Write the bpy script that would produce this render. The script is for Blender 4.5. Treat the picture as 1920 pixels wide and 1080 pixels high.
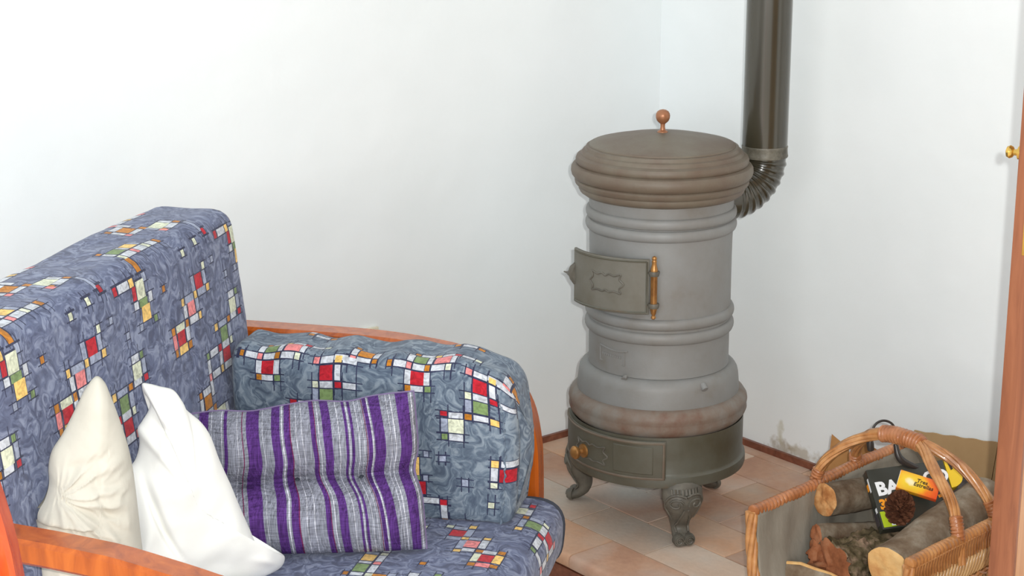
import bpy, bmesh, math, random
import numpy as np
from mathutils import Vector, Matrix, noise
from mathutils.bvhtree import BVHTree
R = random.Random(7)
sc = bpy.context.scene
for o in list(bpy.data.objects): bpy.data.objects.remove(o)

def lin(r, g, b):
    f = lambda c: (c/255/12.92) if c/255 <= .04045 else ((c/255+.055)/1.055)**2.4
    return (f(r), f(g), f(b), 1.0)

# ---------------------------------------------------------------- camera, light, exposure
CAM = Vector((0, -3.7072, 1.5306))
RX = Vector((.9962, .0865, -.0038)); UX = Vector((-.0191, .2616, .9650)); FX = Vector((-.0844, .9613, -.2623))
cd = bpy.data.cameras.new('camera'); cam = bpy.data.objects.new('camera', cd); sc.collection.objects.link(cam)
FX.normalize(); RX = (RX - FX*RX.dot(FX)).normalized(); UX = RX.cross(FX)
cam.matrix_world = Matrix(((RX.x, UX.x, -FX.x, CAM.x), (RX.y, UX.y, -FX.y, CAM.y), (RX.z, UX.z, -FX.z, CAM.z), (0, 0, 0, 1)))
cd.sensor_width = 36; cd.lens = 3267.6*36/1920; cd.clip_start = .05
sc.camera = cam
w = bpy.data.worlds.new('world'); sc.world = w; w.use_nodes = True
bg = w.node_tree.nodes['Background']; bg.inputs[0].default_value = (.93, .98, 1, 1); bg.inputs[1].default_value = 1.0
sc.view_settings.view_transform = 'Standard'; sc.view_settings.look = 'None'
sc.view_settings.gamma = 1; sc.view_settings.exposure = 0; sc.view_settings.use_curve_mapping = False
def lamp(name, kind, loc, power, col, **k):
    d = bpy.data.lights.new(name, kind); d.energy = power; d.color = col
    for a, b in k.items(): setattr(d, a, b)
    o = bpy.data.objects.new(name, d); o.location = loc; sc.collection.objects.link(o); return o
# the camera's own flash, a hand's breadth right of and above the lens
lamp('camera_flash', 'POINT', CAM + RX*.05 + UX*.035, 196, (1, 1, .97), shadow_soft_size=.012)
# two unseen fill lamps added behind the camera to level the walls
for wx, wp in ((-3.8, 200), (2.6, 40)):
    wl = lamp('daylight_fill', 'AREA', (wx, -11.0, 2.0), wp, (1, 1, .985), shape='RECTANGLE', size=3.5, size_y=2.6)
    wl.rotation_euler = (Vector((-.1, .2, .5)) - wl.location).to_track_quat('-Z', 'Y').to_euler()

# ---------------------------------------------------------------- helpers
def tag(o, label=None, cat=None, group=None, kind=None):
    if label: o['label'] = label
    if cat: o['category'] = cat
    if group: o['group'] = group
    if kind: o['kind'] = kind
    return o
def link(name, me, parent=None):
    o = bpy.data.objects.new(name, me); sc.collection.objects.link(o)
    if parent is not None: o.parent = parent
    return o
def thing(name, label, cat, loc=(0, 0, 0), rz=0, group=None):
    o = link(name, None); o.location = loc; o.rotation_euler = (0, 0, rz); return tag(o, label, cat, group)
def smooth(me, ang=40):
    me.polygons.foreach_set('use_smooth', [True]*len(me.polygons))
    if ang < 180: me.set_sharp_from_angle(angle=math.radians(ang))
def mk(name, V, F, mat, parent=None, sm=40):
    me = bpy.data.meshes.new(name); me.from_pydata([tuple(v) for v in V], [], F); me.validate(); me.update()
    bm = bmesh.new(); bm.from_mesh(me); bmesh.ops.recalc_face_normals(bm, faces=bm.faces); bm.to_mesh(me); bm.free()
    if sm: smooth(me, sm)
    if mat: me.materials.append(mat)
    return link(name, me, parent)
class MB:
    def __init__(s): s.V = []; s.F = []
    def add(s, V, F):
        n = len(s.V); s.V += [Vector(v) for v in V]; s.F += [tuple(i+n for i in f) for f in F]; return s
    def build(s, name, mat, parent=None, sm=40): return mk(name, s.V, s.F, mat, parent, sm)
def boxg(x0, x1, y0, y1, z0, z1, b=.003, M=None):
    bm = bmesh.new(); bmesh.ops.create_cube(bm, size=1)
    for v in bm.verts: v.co = Vector(((x0+x1)/2+v.co.x*(x1-x0), (y0+y1)/2+v.co.y*(y1-y0), (z0+z1)/2+v.co.z*(z1-z0)))
    if b: bmesh.ops.bevel(bm, geom=bm.edges[:], offset=b, segments=2, profile=.6, affect='EDGES')
    if M: bm.transform(M)
    bm.verts.index_update(); r = [v.co.copy() for v in bm.verts], [tuple(v.index for v in f.verts) for f in bm.faces]; bm.free(); return r
def prism(poly, t0, t1, fn=None, b=0):
    """2D outline extruded t0..t1 ; fn maps (x,y,t) -> point"""
    fn = fn or (lambda x, y, t: Vector((x, y, t)))
    n = len(poly); V = [fn(x, y, t0) for x, y in poly]+[fn(x, y, t1) for x, y in poly]
    return V, [tuple(range(n))[::-1], tuple(range(n, 2*n))]+[(i, (i+1) % n, n+(i+1) % n, n+i) for i in range(n)]
def lathe(prof, n=64, cx=0, cy=0):
    V = []; F = []; m = len(prof)
    for i in range(n):
        a = 2*math.pi*i/n
        V += [Vector((cx+r*math.cos(a), cy+r*math.sin(a), z)) for z, r in prof]
    for i in range(n):
        for j in range(m-1):
            a, b = i*m+j, ((i+1) % n)*m+j; F.append((a, b, b+1, a+1))
    return V, F
def cat_curve(P, per=6, closed=False):
    P = [Vector(p) for p in P]; n = len(P); out = []
    rng = range(n) if closed else range(n-1)
    for i in rng:
        p0 = P[(i-1) % n] if (closed or i > 0) else P[0]*2-P[1]
        p1 = P[i]; p2 = P[(i+1) % n]; p3 = P[(i+2) % n] if (closed or i < n-2) else P[-1]*2-P[-2]
        for k in range(per):
            t = k/per; out.append(.5*((2*p1)+(p2-p0)*t+(2*p0-5*p1+4*p2-p3)*t*t+(3*p1-p0-3*p2+p3)*t**3))
    if not closed: out.append(P[-1].copy())
    return out
def frames(P):
    n = len(P); T = [(P[min(i+1, n-1)]-P[max(i-1, 0)]).normalized() for i in range(n)]
    a = T[0].orthogonal().normalized(); out = []
    for t in T:
        a = (a-t*a.dot(t)).normalized(); out.append((t, a, t.cross(a)))
    return out
def tube(P, r, n=10, cap=True, flat=1.0):
    """r number or fn(i, frac, angle)"""
    P = [Vector(p) for p in P]; fr = frames(P); V = []; F = []; m = len(P)
    for i, (p, (t, a, b)) in enumerate(zip(P, fr)):
        for k in range(n):
            th = 2*math.pi*k/n; rr = r(i, i/(m-1), th) if callable(r) else r
            V.append(p+a*math.cos(th)*rr+b*math.sin(th)*rr*flat)
    for i in range(m-1):
        for k in range(n): F.append((i*n+k, i*n+(k+1) % n, (i+1)*n+(k+1) % n, (i+1)*n+k))
    if cap: F += [tuple(range(n))[::-1], tuple(range((m-1)*n, m*n))]
    return V, F
def rope(P, strands, R0, rs, twist, n=6, flat=1.0):
    """twisted bundle: list of tubes"""
    P = [Vector(p) for p in P]; fr = frames(P); mb = MB(); L = 0; S = [0]
    for i in range(1, len(P)): L += (P[i]-P[i-1]).length; S.append(L)
    for s in range(strands):
        Q = []
        for i, p in enumerate(P):
            t, a, b = fr[i]; th = 2*math.pi*s/strands+S[i]*twist
            Q.append(p+a*math.cos(th)*R0+b*math.sin(th)*R0*flat)
        mb.add(*tube(Q, rs, n))
    return mb
def wrapped(P, r, pitch=.008, n=10, bump=.0016):
    """rod wrapped with cane"""
    P = [Vector(p) for p in P]; L = sum((P[i+1]-P[i]).length for i in range(len(P)-1)); k = max(6, int(L/pitch)*4)
    # resample
    S = [0]
    for i in range(1, len(P)): S.append(S[-1]+(P[i]-P[i-1]).length)
    Q = []
    for i in range(k+1):
        s = L*i/k; j = 0
        while j < len(S)-2 and S[j+1] < s: j += 1
        Q.append(P[j].lerp(P[j+1], (s-S[j])/max(1e-9, S[j+1]-S[j])))
    return tube(Q, lambda i, f, th: r+bump*(-1 if (i % 4 == 0) else (.4 if i % 4 == 2 else .15))+.0007*math.sin(i*1.7+th), n)

# ---------------------------------------------------------------- materials
def nm(name):
    m = bpy.data.materials.new(name); m.use_nodes = True; nt = m.node_tree; return m, nt, nt.nodes['Principled BSDF']
def nd(nt, t, **k):
    n = nt.nodes.new(t)
    for a, b in k.items():
        if a.startswith('i_'):
            key = a[2:]; n.inputs[int(key) if key.isdigit() else key].default_value = b
        else: setattr(n, a, b)
    return n
def ramp(nt, fac, stops):
    r = nt.nodes.new('ShaderNodeValToRGB'); e = r.color_ramp.elements
    while len(e) < len(stops): e.new(.5)
    for x, (p, c) in zip(e, stops): x.position = p; x.color = c
    nt.links.new(fac, r.inputs[0]); return r.outputs[0]
def noisy(name, stops, scale=8, rough=.7, bump=.1, detail=6, stretch=(1, 1, 1), dist=0., metal=0., coat=0., bscale=None, spec=.5, rnd=0., bdist=.01):
    m, nt, p = nm(name); L = nt.links.new
    tc = nd(nt, 'ShaderNodeTexCoord'); mp = nd(nt, 'ShaderNodeMapping'); mp.inputs['Scale'].default_value = stretch
    L(tc.outputs['Object'], mp.inputs[0]); vec = mp.outputs[0]
    oi = nd(nt, 'ShaderNodeObjectInfo')
    ad = nd(nt, 'ShaderNodeVectorMath', operation='ADD'); L(vec, ad.inputs[0])
    sp = nd(nt, 'ShaderNodeMath', operation='MULTIPLY', i_1=37.); L(oi.outputs['Random'], sp.inputs[0]); L(sp.outputs[0], ad.inputs[1]); vec = ad.outputs[0]
    n1 = nd(nt, 'ShaderNodeTexNoise', i_Scale=scale, i_Detail=detail, i_Distortion=dist); L(vec, n1.inputs['Vector'])
    n1.inputs['Roughness'].default_value = .6
    c = ramp(nt, n1.outputs[0], stops)
    if rnd:
        hs = nd(nt, 'ShaderNodeHueSaturation'); mr = nd(nt, 'ShaderNodeMapRange', i_3=1-rnd, i_4=1+rnd)
        L(oi.outputs['Random'], mr.inputs[0]); L(mr.outputs[0], hs.inputs['Value']); L(c, hs.inputs['Color']); c = hs.outputs[0]
    L(c, p.inputs['Base Color'])
    p.inputs['Roughness'].default_value = rough; p.inputs['Metallic'].default_value = metal; p.inputs['Coat Weight'].default_value = coat
    p.inputs['Coat Roughness'].default_value = .15; p.inputs['Specular IOR Level'].default_value = spec
    if bump:
        n2 = nd(nt, 'ShaderNodeTexNoise', i_Scale=bscale or scale*4, i_Detail=5.); L(vec, n2.inputs['Vector'])
        b = nd(nt, 'ShaderNodeBump', i_Strength=bump, i_Distance=bdist); L(n2.outputs[0], b.inputs['Height']); L(b.outputs[0], p.inputs['Normal'])
    return m
def plain(name, col, rough=.5, metal=0., coat=0., spec=.5):
    m, nt, p = nm(name); L = nt.links.new
    n = nd(nt, 'ShaderNodeTexNoise', i_Scale=40., i_Detail=3.)
    hs = nd(nt, 'ShaderNodeHueSaturation'); hs.inputs['Color'].default_value = col
    mr = nd(nt, 'ShaderNodeMapRange', i_3=.92, i_4=1.08); L(n.outputs[0], mr.inputs[0]); L(mr.outputs[0], hs.inputs['Value'])
    L(hs.outputs[0], p.inputs['Base Color']); p.inputs['Roughness'].default_value = rough; p.inputs['Metallic'].default_value = metal
    p.inputs['Coat Weight'].default_value = coat; p.inputs['Specular IOR Level'].default_value = spec
    return m

def wall_material(name, stains):
    m, nt, p = nm(name); L = nt.links.new
    tc = nd(nt, 'ShaderNodeTexCoord')
    n1 = nd(nt, 'ShaderNodeTexNoise', i_Scale=2.2, i_Detail=5.); L(tc.outputs['Object'], n1.inputs['Vector'])
    c = ramp(nt, n1.outputs[0], [(.3, lin(234, 239, 240)), (.7, lin(241, 245, 246))])
    for (pt, rad, col, sc_, st) in stains:
        d = nd(nt, 'ShaderNodeVectorMath', operation='SUBTRACT'); L(tc.outputs['Object'], d.inputs[0]); d.inputs[1].default_value = pt
        mm = nd(nt, 'ShaderNodeVectorMath', operation='MULTIPLY'); L(d.outputs[0], mm.inputs[0]); mm.inputs[1].default_value = sc_
        ln = nd(nt, 'ShaderNodeVectorMath', operation='LENGTH'); L(mm.outputs[0], ln.inputs[0])
        nn = nd(nt, 'ShaderNodeTexNoise', i_Scale=45., i_Detail=4.); L(tc.outputs['Object'], nn.inputs['Vector'])
        a = nd(nt, 'ShaderNodeMath', operation='MULTIPLY_ADD', i_1=rad*2.2, i_2=-rad*1.1); L(nn.outputs[0], a.inputs[0])
        s = nd(nt, 'ShaderNodeMath', operation='ADD'); L(ln.outputs['Value'], s.inputs[0]); L(a.outputs[0], s.inputs[1])
        mr = nd(nt, 'ShaderNodeMapRange', i_1=rad, i_2=rad*.35, i_3=0., i_4=st); L(s.outputs[0], mr.inputs[0])
        mx = nd(nt, 'ShaderNodeMix', data_type='RGBA'); L(mr.outputs[0], mx.inputs[0]); L(c, mx.inputs[6]); mx.inputs[7].default_value = col; c = mx.outputs[2]
    L(c, p.inputs['Base Color']); p.inputs['Roughness'].default_value = .85; p.inputs['Specular IOR Level'].default_value = .2
    n2 = nd(nt, 'ShaderNodeTexNoise', i_Scale=9., i_Detail=8.); L(tc.outputs['Object'], n2.inputs['Vector'])
    b = nd(nt, 'ShaderNodeBump', i_Strength=.25, i_Distance=.012); L(n2.outputs[0], b.inputs['Height']); L(b.outputs[0], p.inputs['Normal'])
    return m

def wood(name, c0, c1, c2, rough=.3, coat=.5, stretch=(1, 1, 12), scale=9):
    return noisy(name, [(.3, c0), (.5, c1), (.72, c2)], scale=scale, rough=rough, bump=.03, stretch=stretch, dist=1.2, coat=coat, bscale=60)

def print_fabric(name, dark, mid, light, rough=.85):
    """cloth: swirled marbled ground; printed shapes come from the print attribute"""
    m, nt, p = nm(name); L = nt.links.new
    tc = nd(nt, 'ShaderNodeTexCoord')
    wv = nd(nt, 'ShaderNodeTexNoise', i_Scale=13., i_Detail=2.); L(tc.outputs['Object'], wv.inputs['Vector'])
    ad = nd(nt, 'ShaderNodeVectorMath', operation='MULTIPLY_ADD'); L(wv.outputs['Color'], ad.inputs[0]); ad.inputs[1].default_value = (.16, .16, .16); L(tc.outputs['Object'], ad.inputs[2])
    n1 = nd(nt, 'ShaderNodeTexNoise', i_Scale=19., i_Detail=4.5, i_Distortion=3.0); L(ad.outputs[0], n1.inputs['Vector']); n1.inputs['Roughness'].default_value = .55
    base = ramp(nt, n1.outputs[0], [(.36, dark), (.5, mid), (.64, light)])
    at = nd(nt, 'ShaderNodeAttribute', attribute_name='print')
    n3 = nd(nt, 'ShaderNodeTexNoise', i_Scale=75., i_Detail=3., i_Distortion=1.5); L(tc.outputs['Object'], n3.inputs['Vector'])
    mr = nd(nt, 'ShaderNodeMapRange', i_1=.32, i_2=.62, i_3=.62, i_4=1.1); L(n3.outputs[0], mr.inputs[0])
    mu = nd(nt, 'ShaderNodeMix', data_type='RGBA', blend_type='MULTIPLY', i_0=1.); L(at.outputs['Color'], mu.inputs[6]); L(mr.outputs[0], mu.inputs[7])
    mx = nd(nt, 'ShaderNodeMix', data_type='RGBA'); L(at.outputs['Alpha'], mx.inputs[0]); L(base, mx.inputs[6]); L(mu.outputs[2], mx.inputs[7])
    L(mx.outputs[2], p.inputs['Base Color']); p.inputs['Roughness'].default_value = rough; p.inputs['Specular IOR Level'].default_value = .2
    p.inputs['Sheen Weight'].default_value = .15
    w1 = nd(nt, 'ShaderNodeTexNoise', i_Scale=420., i_Detail=2.); L(tc.outputs['Object'], w1.inputs['Vector'])
    w2 = nd(nt, 'ShaderNodeTexNoise', i_Scale=14., i_Detail=3.); L(tc.outputs['Object'], w2.inputs['Vector'])
    b1 = nd(nt, 'ShaderNodeBump', i_Strength=.25, i_Distance=.002); L(w1.outputs[0], b1.inputs['Height'])
    b2 = nd(nt, 'ShaderNodeBump', i_Strength=.35, i_Distance=.02); L(w2.outputs[0], b2.inputs['Height']); L(b1.outputs[0], b2.inputs['Normal']); L(b2.outputs[0], p.inputs['Normal'])
    return m

M = {}
M['wallL'] = wall_material('plaster_left', [])
M['wallR'] = wall_material('plaster_right', [((.303, .368, .02), .045, lin(150, 132, 105), (1., 1., 1.2), .6), ((.30, .371, .06), .016, lin(186, 180, 150), (1.2, 1.2, .4), .5),
                                             ((.35, .32, .025), .03, lin(165, 150, 120), (.5, .5, 1), .6)])
M['floor'] = noisy('floor_pale', [(.3, lin(214, 200, 184)), (.7, lin(228, 216, 202))], scale=12, rough=.5)  # unseen floor, made pale to bounce light up the walls
M['grout'] = noisy('grout', [(.3, lin(150, 125, 105)), (.7, lin(178, 155, 135))], scale=30, rough=.9)
def tile_material(name, a, b, dust, k=.45):
    m, nt, p = nm(name); L = nt.links.new
    tc = nd(nt, 'ShaderNodeTexCoord'); oi = nd(nt, 'ShaderNodeObjectInfo')
    ge = nd(nt, 'ShaderNodeNewGeometry')
    n1 = nd(nt, 'ShaderNodeTexNoise', i_Scale=11., i_Detail=6.); L(ge.outputs['Position'], n1.inputs['Vector'])
    n2 = nd(nt, 'ShaderNodeTexNoise', i_Scale=5., i_Detail=5.); L(ge.outputs['Position'], n2.inputs['Vector'])
    n4 = nd(nt, 'ShaderNodeTexNoise', i_Scale=90., i_Detail=3.); L(ge.outputs['Position'], n4.inputs['Vector'])
    c = ramp(nt, n1.outputs[0], [(.3, a), (.7, b)])
    d0 = nd(nt, 'ShaderNodeMapRange', i_1=.4, i_2=.68, i_3=.05, i_4=k+.35); L(n2.outputs[0], d0.inputs[0])
    mx = nd(nt, 'ShaderNodeMix', data_type='RGBA'); L(d0.outputs[0], mx.inputs[0]); L(c, mx.inputs[6]); mx.inputs[7].default_value = dust
    ds = nd(nt, 'ShaderNodeVectorMath', operation='DISTANCE'); L(ge.outputs['Position'], ds.inputs[0]); ds.inputs[1].default_value = (-.055, .11, 0)   # spilt ash under the stove
    da = nd(nt, 'ShaderNodeMath', operation='MULTIPLY_ADD', i_1=.10); L(n2.outputs[0], da.inputs[0]); L(ds.outputs['Value'], da.inputs[2])
    dm = nd(nt, 'ShaderNodeMapRange', i_1=.17, i_2=.07, i_3=0., i_4=.75); L(da.outputs[0], dm.inputs[0])
    m3 = nd(nt, 'ShaderNodeMix', data_type='RGBA'); L(dm.outputs[0], m3.inputs[0]); L(mx.outputs[2], m3.inputs[6]); m3.inputs[7].default_value = lin(206, 210, 206); mx = m3
    hs = nd(nt, 'ShaderNodeHueSaturation'); mr = nd(nt, 'ShaderNodeMapRange', i_3=.84, i_4=1.12); L(oi.outputs['Random'], mr.inputs[0]); L(mr.outputs[0], hs.inputs['Value']); L(mx.outputs[2], hs.inputs['Color'])
    h2 = nd(nt, 'ShaderNodeHueSaturation'); m2 = nd(nt, 'ShaderNodeMapRange', i_3=.9, i_4=1.1); L(n4.outputs[0], m2.inputs[0]); L(m2.outputs[0], h2.inputs['Value']); L(hs.outputs[0], h2.inputs['Color'])
    L(h2.outputs[0], p.inputs['Base Color']); p.inputs['Roughness'].default_value = .6; p.inputs['Specular IOR Level'].default_value = .35
    b = nd(nt, 'ShaderNodeBump', i_Strength=.2, i_Distance=.004); L(n4.outputs[0], b.inputs['Height']); L(b.outputs[0], p.inputs['Normal'])
    return m
M['tile'] = [tile_material('terracotta_a', lin(196, 146, 112), lin(216, 170, 134), lin(200, 182, 166), .5),
             tile_material('terracotta_b', lin(176, 132, 108), lin(198, 156, 128), lin(196, 178, 164), .6),
             tile_material('terracotta_c', lin(202, 174, 152), lin(212, 188, 168), lin(200, 190, 178), .6)]
M['trim'] = wood('dark_trim', lin(96, 52, 36), lin(120, 68, 48), lin(142, 88, 64), .45, .2, (3, 3, 3))
M['iron'] = noisy('grey_cast_iron', [(.25, lin(112, 104, 94)), (.45, lin(126, 125, 122)), (.75, lin(136, 138, 138))], scale=7, rough=.52, bump=.15, metal=.0, bscale=160, bdist=.002, spec=.6)
M['iron_brown'] = noisy('rusty_cast_iron', [(.25, lin(96, 76, 62)), (.5, lin(106, 94, 80)), (.75, lin(116, 110, 96))], scale=9, rough=.55, bump=.2, bscale=160, bdist=.002, spec=.6)
M['iron_rust'] = noisy('rusted_rim_iron', [(.28, lin(108, 76, 60)), (.45, lin(120, 104, 92)), (.7, lin(130, 128, 122))], scale=14, rough=.6, bump=.2, bscale=160, bdist=.002)
M['iron_dark'] = noisy('dark_cast_iron', [(.3, lin(72, 66, 50)), (.5, lin(86, 84, 72)), (.6, lin(92, 92, 82)), (.72, lin(112, 80, 52))], scale=6, rough=.45, bump=.15, bscale=120, bdist=.002, spec=.6)
M['iron_leg'] = noisy('leg_iron', [(.3, lin(78, 74, 66)), (.7, lin(108, 104, 94))], scale=30, rough=.5, bump=.3, bscale=120, bdist=.002)
M['hole_dark'] = plain('hole_dark', lin(38, 34, 30), .9)
M['enamel'] = noisy('black_enamel', [(.3, lin(52, 48, 36)), (.7, lin(64, 60, 48))], scale=5, rough=.2, bump=.0, coat=.35, stretch=(1, 1, .3), spec=.6)
M['dust'] = noisy('dusty_enamel', [(.35, lin(70, 66, 54)), (.65, lin(128, 124, 112))], scale=25, rough=.5)
M['brass'] = noisy('old_brass', [(.3, lin(130, 88, 48)), (.7, lin(184, 134, 76))], scale=30, rough=.35, bump=.05, metal=.55)
M['copper'] = plain('copper_knob', lin(160, 108, 76), .35, .35)
M['brass_hi'] = plain('bright_brass', lin(222, 180, 92), .22, .9)
M['wood'] = wood('varnished_orange_wood', lin(150, 66, 12), lin(178, 84, 16), lin(198, 102, 28), .25, .4, (6, 6, 1), 5)
M['woodred'] = wood('varnished_red_wood', lin(150, 44, 12), lin(186, 66, 22), lin(206, 92, 40), .2, .7, (6, 6, 1), 5)
M['door'] = wood('door_wood', lin(118, 66, 40), lin(134, 78, 48), lin(148, 90, 58), .5, .1, (14, 14, 1), 4)
M['doorface_lit'] = wood('door_face_lit_wood', lin(180, 126, 86), lin(192, 138, 96), lin(202, 150, 108), .5, .1, (14, 14, 1), 4)  # lighter than the edge wood: flash light on the face put into colour
M['fabric'] = print_fabric('sofa_print', lin(78, 84, 110), lin(104, 112, 140), lin(138, 146, 170))
M['fabric_g'] = print_fabric('cushion_print', lin(78, 90, 108), lin(104, 118, 134), lin(138, 150, 162))
M['piping'] = plain('dark_piping', lin(52, 56, 66), .8)
M['white_cloth'] = noisy('white_cotton', [(.3, lin(244, 244, 238)), (.7, lin(248, 248, 244))], scale=10, rough=.9, bump=.2, bscale=9, spec=.1, bdist=.02)
M['shaded_cream_cloth'] = noisy('shaded_cream_cotton', [(.3, lin(196, 192, 180)), (.7, lin(212, 208, 196))], scale=8, rough=.9, bump=.3, bscale=7, spec=.1, bdist=.02, dist=.8)  # darker than the white pillow: shade of its turned side put into the cloth
M['wicker'] = noisy('wicker', [(.3, lin(156, 102, 56)), (.5, lin(186, 130, 78)), (.75, lin(206, 156, 102))], scale=30, rough=.38, bump=.1, coat=.35, bscale=90)
M['wicker_red'] = noisy('wicker_wrap', [(.3, lin(146, 88, 50)), (.5, lin(172, 110, 68)), (.75, lin(192, 134, 90))], scale=30, rough=.38, bump=.1, coat=.35, bscale=90)
M['wicker_lt'] = noisy('wicker_light', [(.3, lin(178, 136, 86)), (.7, lin(212, 176, 122))], scale=40, rough=.42, bump=.1, coat=.2)
M['wicker_dk'] = noisy('wicker_dark', [(.3, lin(112, 74, 42)), (.7, lin(146, 102, 62))], scale=30, rough=.7)  # dark brown backing behind the paler rods
M['lining'] = noisy('grey_lining', [(.3, lin(126, 120, 108)), (.7, lin(148, 142, 130))], scale=14, rough=.92, bump=.5, bscale=20, stretch=(1, 1, .5))
def bark(n, a, b, c, s=18): return noisy(n, [(.32, a), (.5, b), (.7, c)], scale=s, rough=.9, bump=.6, bscale=45, detail=9, spec=.2, bdist=.006)
M['bark_grey'] = bark('bark_grey', lin(100, 80, 62), lin(124, 108, 90), lin(156, 146, 130), 22)
M['bark_brown'] = bark('bark_brown', lin(84, 66, 50), lin(110, 96, 80), lin(138, 128, 112), 26)
M['bark_moss'] = bark('bark_moss', lin(62, 54, 36), lin(96, 84, 62), lin(158, 132, 112), 38)
M['cut_tan'] = bark('cut_tan', lin(140, 84, 44), lin(176, 124, 76), lin(212, 168, 116), 34)
M['cut_pale'] = bark('cut_pale', lin(182, 124, 74), lin(210, 166, 108), lin(222, 188, 134), 16)
M['cut_red'] = bark('cut_red', lin(112, 66, 42), lin(140, 86, 56), lin(160, 112, 82), 25)
M['cone'] = bark('cone', lin(70, 40, 26), lin(98, 60, 42), lin(126, 84, 62), 60)
M['card'] = noisy('cardboard', [(.3, lin(168, 134, 92)), (.7, lin(182, 150, 108))], scale=6, rough=.85, bump=.05, stretch=(1, 1, 1))
M['card_or'] = noisy('cardboard_worn', [(.3, lin(150, 104, 56)), (.7, lin(180, 132, 80))], scale=10, rough=.85, bump=.05)
M['black_card'] = plain('black_box_print', lin(50, 52, 46), .35)
M['navy'] = plain('box_side', lin(60, 56, 60), .4)
M['white_ink'] = plain('white_ink', lin(236, 238, 240), .4)
M['black_ink'] = plain('black_ink', lin(44, 34, 28), .5)
M['orange_ink'] = plain('orange_ink', lin(238, 150, 30), .4)
M['green_ink'] = plain('lime_ink', lin(176, 196, 40), .4)
M['yellow'] = plain('yellow_print', lin(232, 196, 44), .35)
M['blue_ink'] = plain('violet_ink', lin(110, 90, 130), .5)
M['cable'] = plain('black_rubber', lin(50, 46, 44), .35)
M['bag'] = noisy('dark_bag', [(.3, lin(70, 62, 58)), (.7, lin(96, 88, 84))], scale=8, rough=.6, bump=.4)
M['cream'] = plain('cream_plastic', lin(226, 220, 196), .4)

# ---------------------------------------------------------------- setting
E1 = Vector((.7225, .6914, 0)).normalized(); E2 = Vector((-.6914, .7225, 0)).normalized(); UP = Vector((0, 0, 1))
def AB(a, b, z=0): return E1*a+E2*b+UP*z
AW, BW, HP, AF = .475, .509, .10, -.311     # right wall at a=AW, left wall at b=BW, hearth height, hearth front edge
def slab(name, pts, z0, z1, mat, parent=None):
    V = [AB(a, b, z0) for a, b in pts]+[AB(a, b, z1) for a, b in pts]; n = len(pts)
    return mk(name, V, [tuple(range(n))[::-1], tuple(range(n, 2*n))]+[(i, (i+1) % n, n+(i+1) % n, n+i) for i in range(n)], mat, parent, 0)
st = dict(kind='structure')
tag(slab('floor', [(-9, -9), (AW, -9), (AW, BW), (-9, BW)], -HP-.05, -HP, M['floor']), 'light room floor below the raised hearth', None, None, 'structure')
tag(slab('wall_left', [(-4.2, BW), (AW+.1, BW), (AW+.1, BW+.1), (-4.2, BW+.1)], -HP, 2.6, M['wallL']), 'white plaster wall behind the sofa and left of the stove', None, None, 'structure')
tag(slab('wall_right', [(AW, -3.6), (AW+.1, -3.6), (AW+.1, BW), (AW, BW)], -HP, 2.6, M['wallR']), 'white plaster wall right of the stove with a damp stain at its foot', None, None, 'structure')
bl = slab('baseboard_left', [(AF, BW-.009), (AW, BW-.009), (AW, BW), (AF, BW)], 0, .0165, M['trim']); tag(bl, 'thin dark wood strip along the left wall on the hearth', None, None, 'structure')
br = slab('baseboard_right', [(AW-.009, -1.75), (AW, -1.75), (AW, BW-.009), (AW-.009, BW-.009)], 0, .0165, M['trim']); tag(br, 'thin dark wood strip along the right wall on the hearth', None, None, 'structure')
# raised tiled hearth: a grout bed with one object per tile
hearth = slab('trim_1', [(AF+.006, -1.75), (AW, -1.75), (AW, BW), (AF+.006, BW)], -HP, -.0022, M['grout']); tag(hearth, 'raised hearth of terracotta tiles that carries the stove and log basket', None, None, 'structure')
fascia = slab('fascia', [(AF-.001, -1.75), (AF+.0055, -1.75), (AF+.0055, BW), (AF-.001, BW)], -HP, -.034, M['trim'], hearth)
TW, TL_ = .1235, .24
tm = {}
def tile_at(a0, a1, b0, b1, edge=False):
    key = (round(a1-a0, 4), round(b1-b0, 4), edge, R.choice([0, 0, 1, 1, 2] if not edge else [0, 1, 1]), R.randint(0, 2))
    if key not in tm:
        g = .0016; rr = random.Random(hash(key[:4]) % 999+key[4]); j = lambda: rr.uniform(-.0006, .0006)
        la, lb = key[0], key[1]; z0 = -.012
        if edge: # nosing tile: thick rounded front
            prof = [(0, -.030), (-.003, -.026), (-.004, -.012), (-.002, -.004), (.004, -.0004), (.012, 0), (la-g*2, 0), (la-g, -.002), (la-g, -.012), (.006, -.030)]
            V = []; F = []; n = len(prof)
            for bb in (g, lb-g): V += [(x, bb, z+j()*.4) for x, z in prof]
            F = [tuple(range(n)), tuple(range(n, 2*n))[::-1]]+[(i, n+i, n+(i+1) % n, (i+1) % n) for i in range(n)]
        else:
            V, F = boxg(g, la-g, g, lb-g, z0, 0, .0016)
            V = [v+Vector((0, 0, j()*.5)) for v in V]
        me = bpy.data.meshes.new('tile'); me.from_pydata([tuple(v) for v in V], [], F); me.update(); me.materials.append(M['tile'][key[3]])
        if edge: smooth(me, 50)
        tm[key] = me
    o = link('tile', tm[key], hearth); o.location = AB(a0, b0, R.uniform(-.0005, .0003)); o.rotation_euler = (0, 0, math.atan2(E1.y, E1.x))
rows = [AF, -.185, -.0615, .062, .1855, .309, .4325, AW]
offs = [.175, .08, .20, .098, .215, .10, .19]
for i in range(7):
    a0, a1 = rows[i], rows[i+1]; b = offs[i]+TL_
    ks = [b-TL_*k for k in range(0, 11)]; es = [BW]+[k for k in ks if k < BW-.03]
    es = [e for e in es if e > -1.75]+[-1.75]
    for b1, b0 in zip(es[:-1], es[1:]):
        if b1-b0 > .02: tile_at(a0, a1, b0, b1, i == 0)

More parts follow.
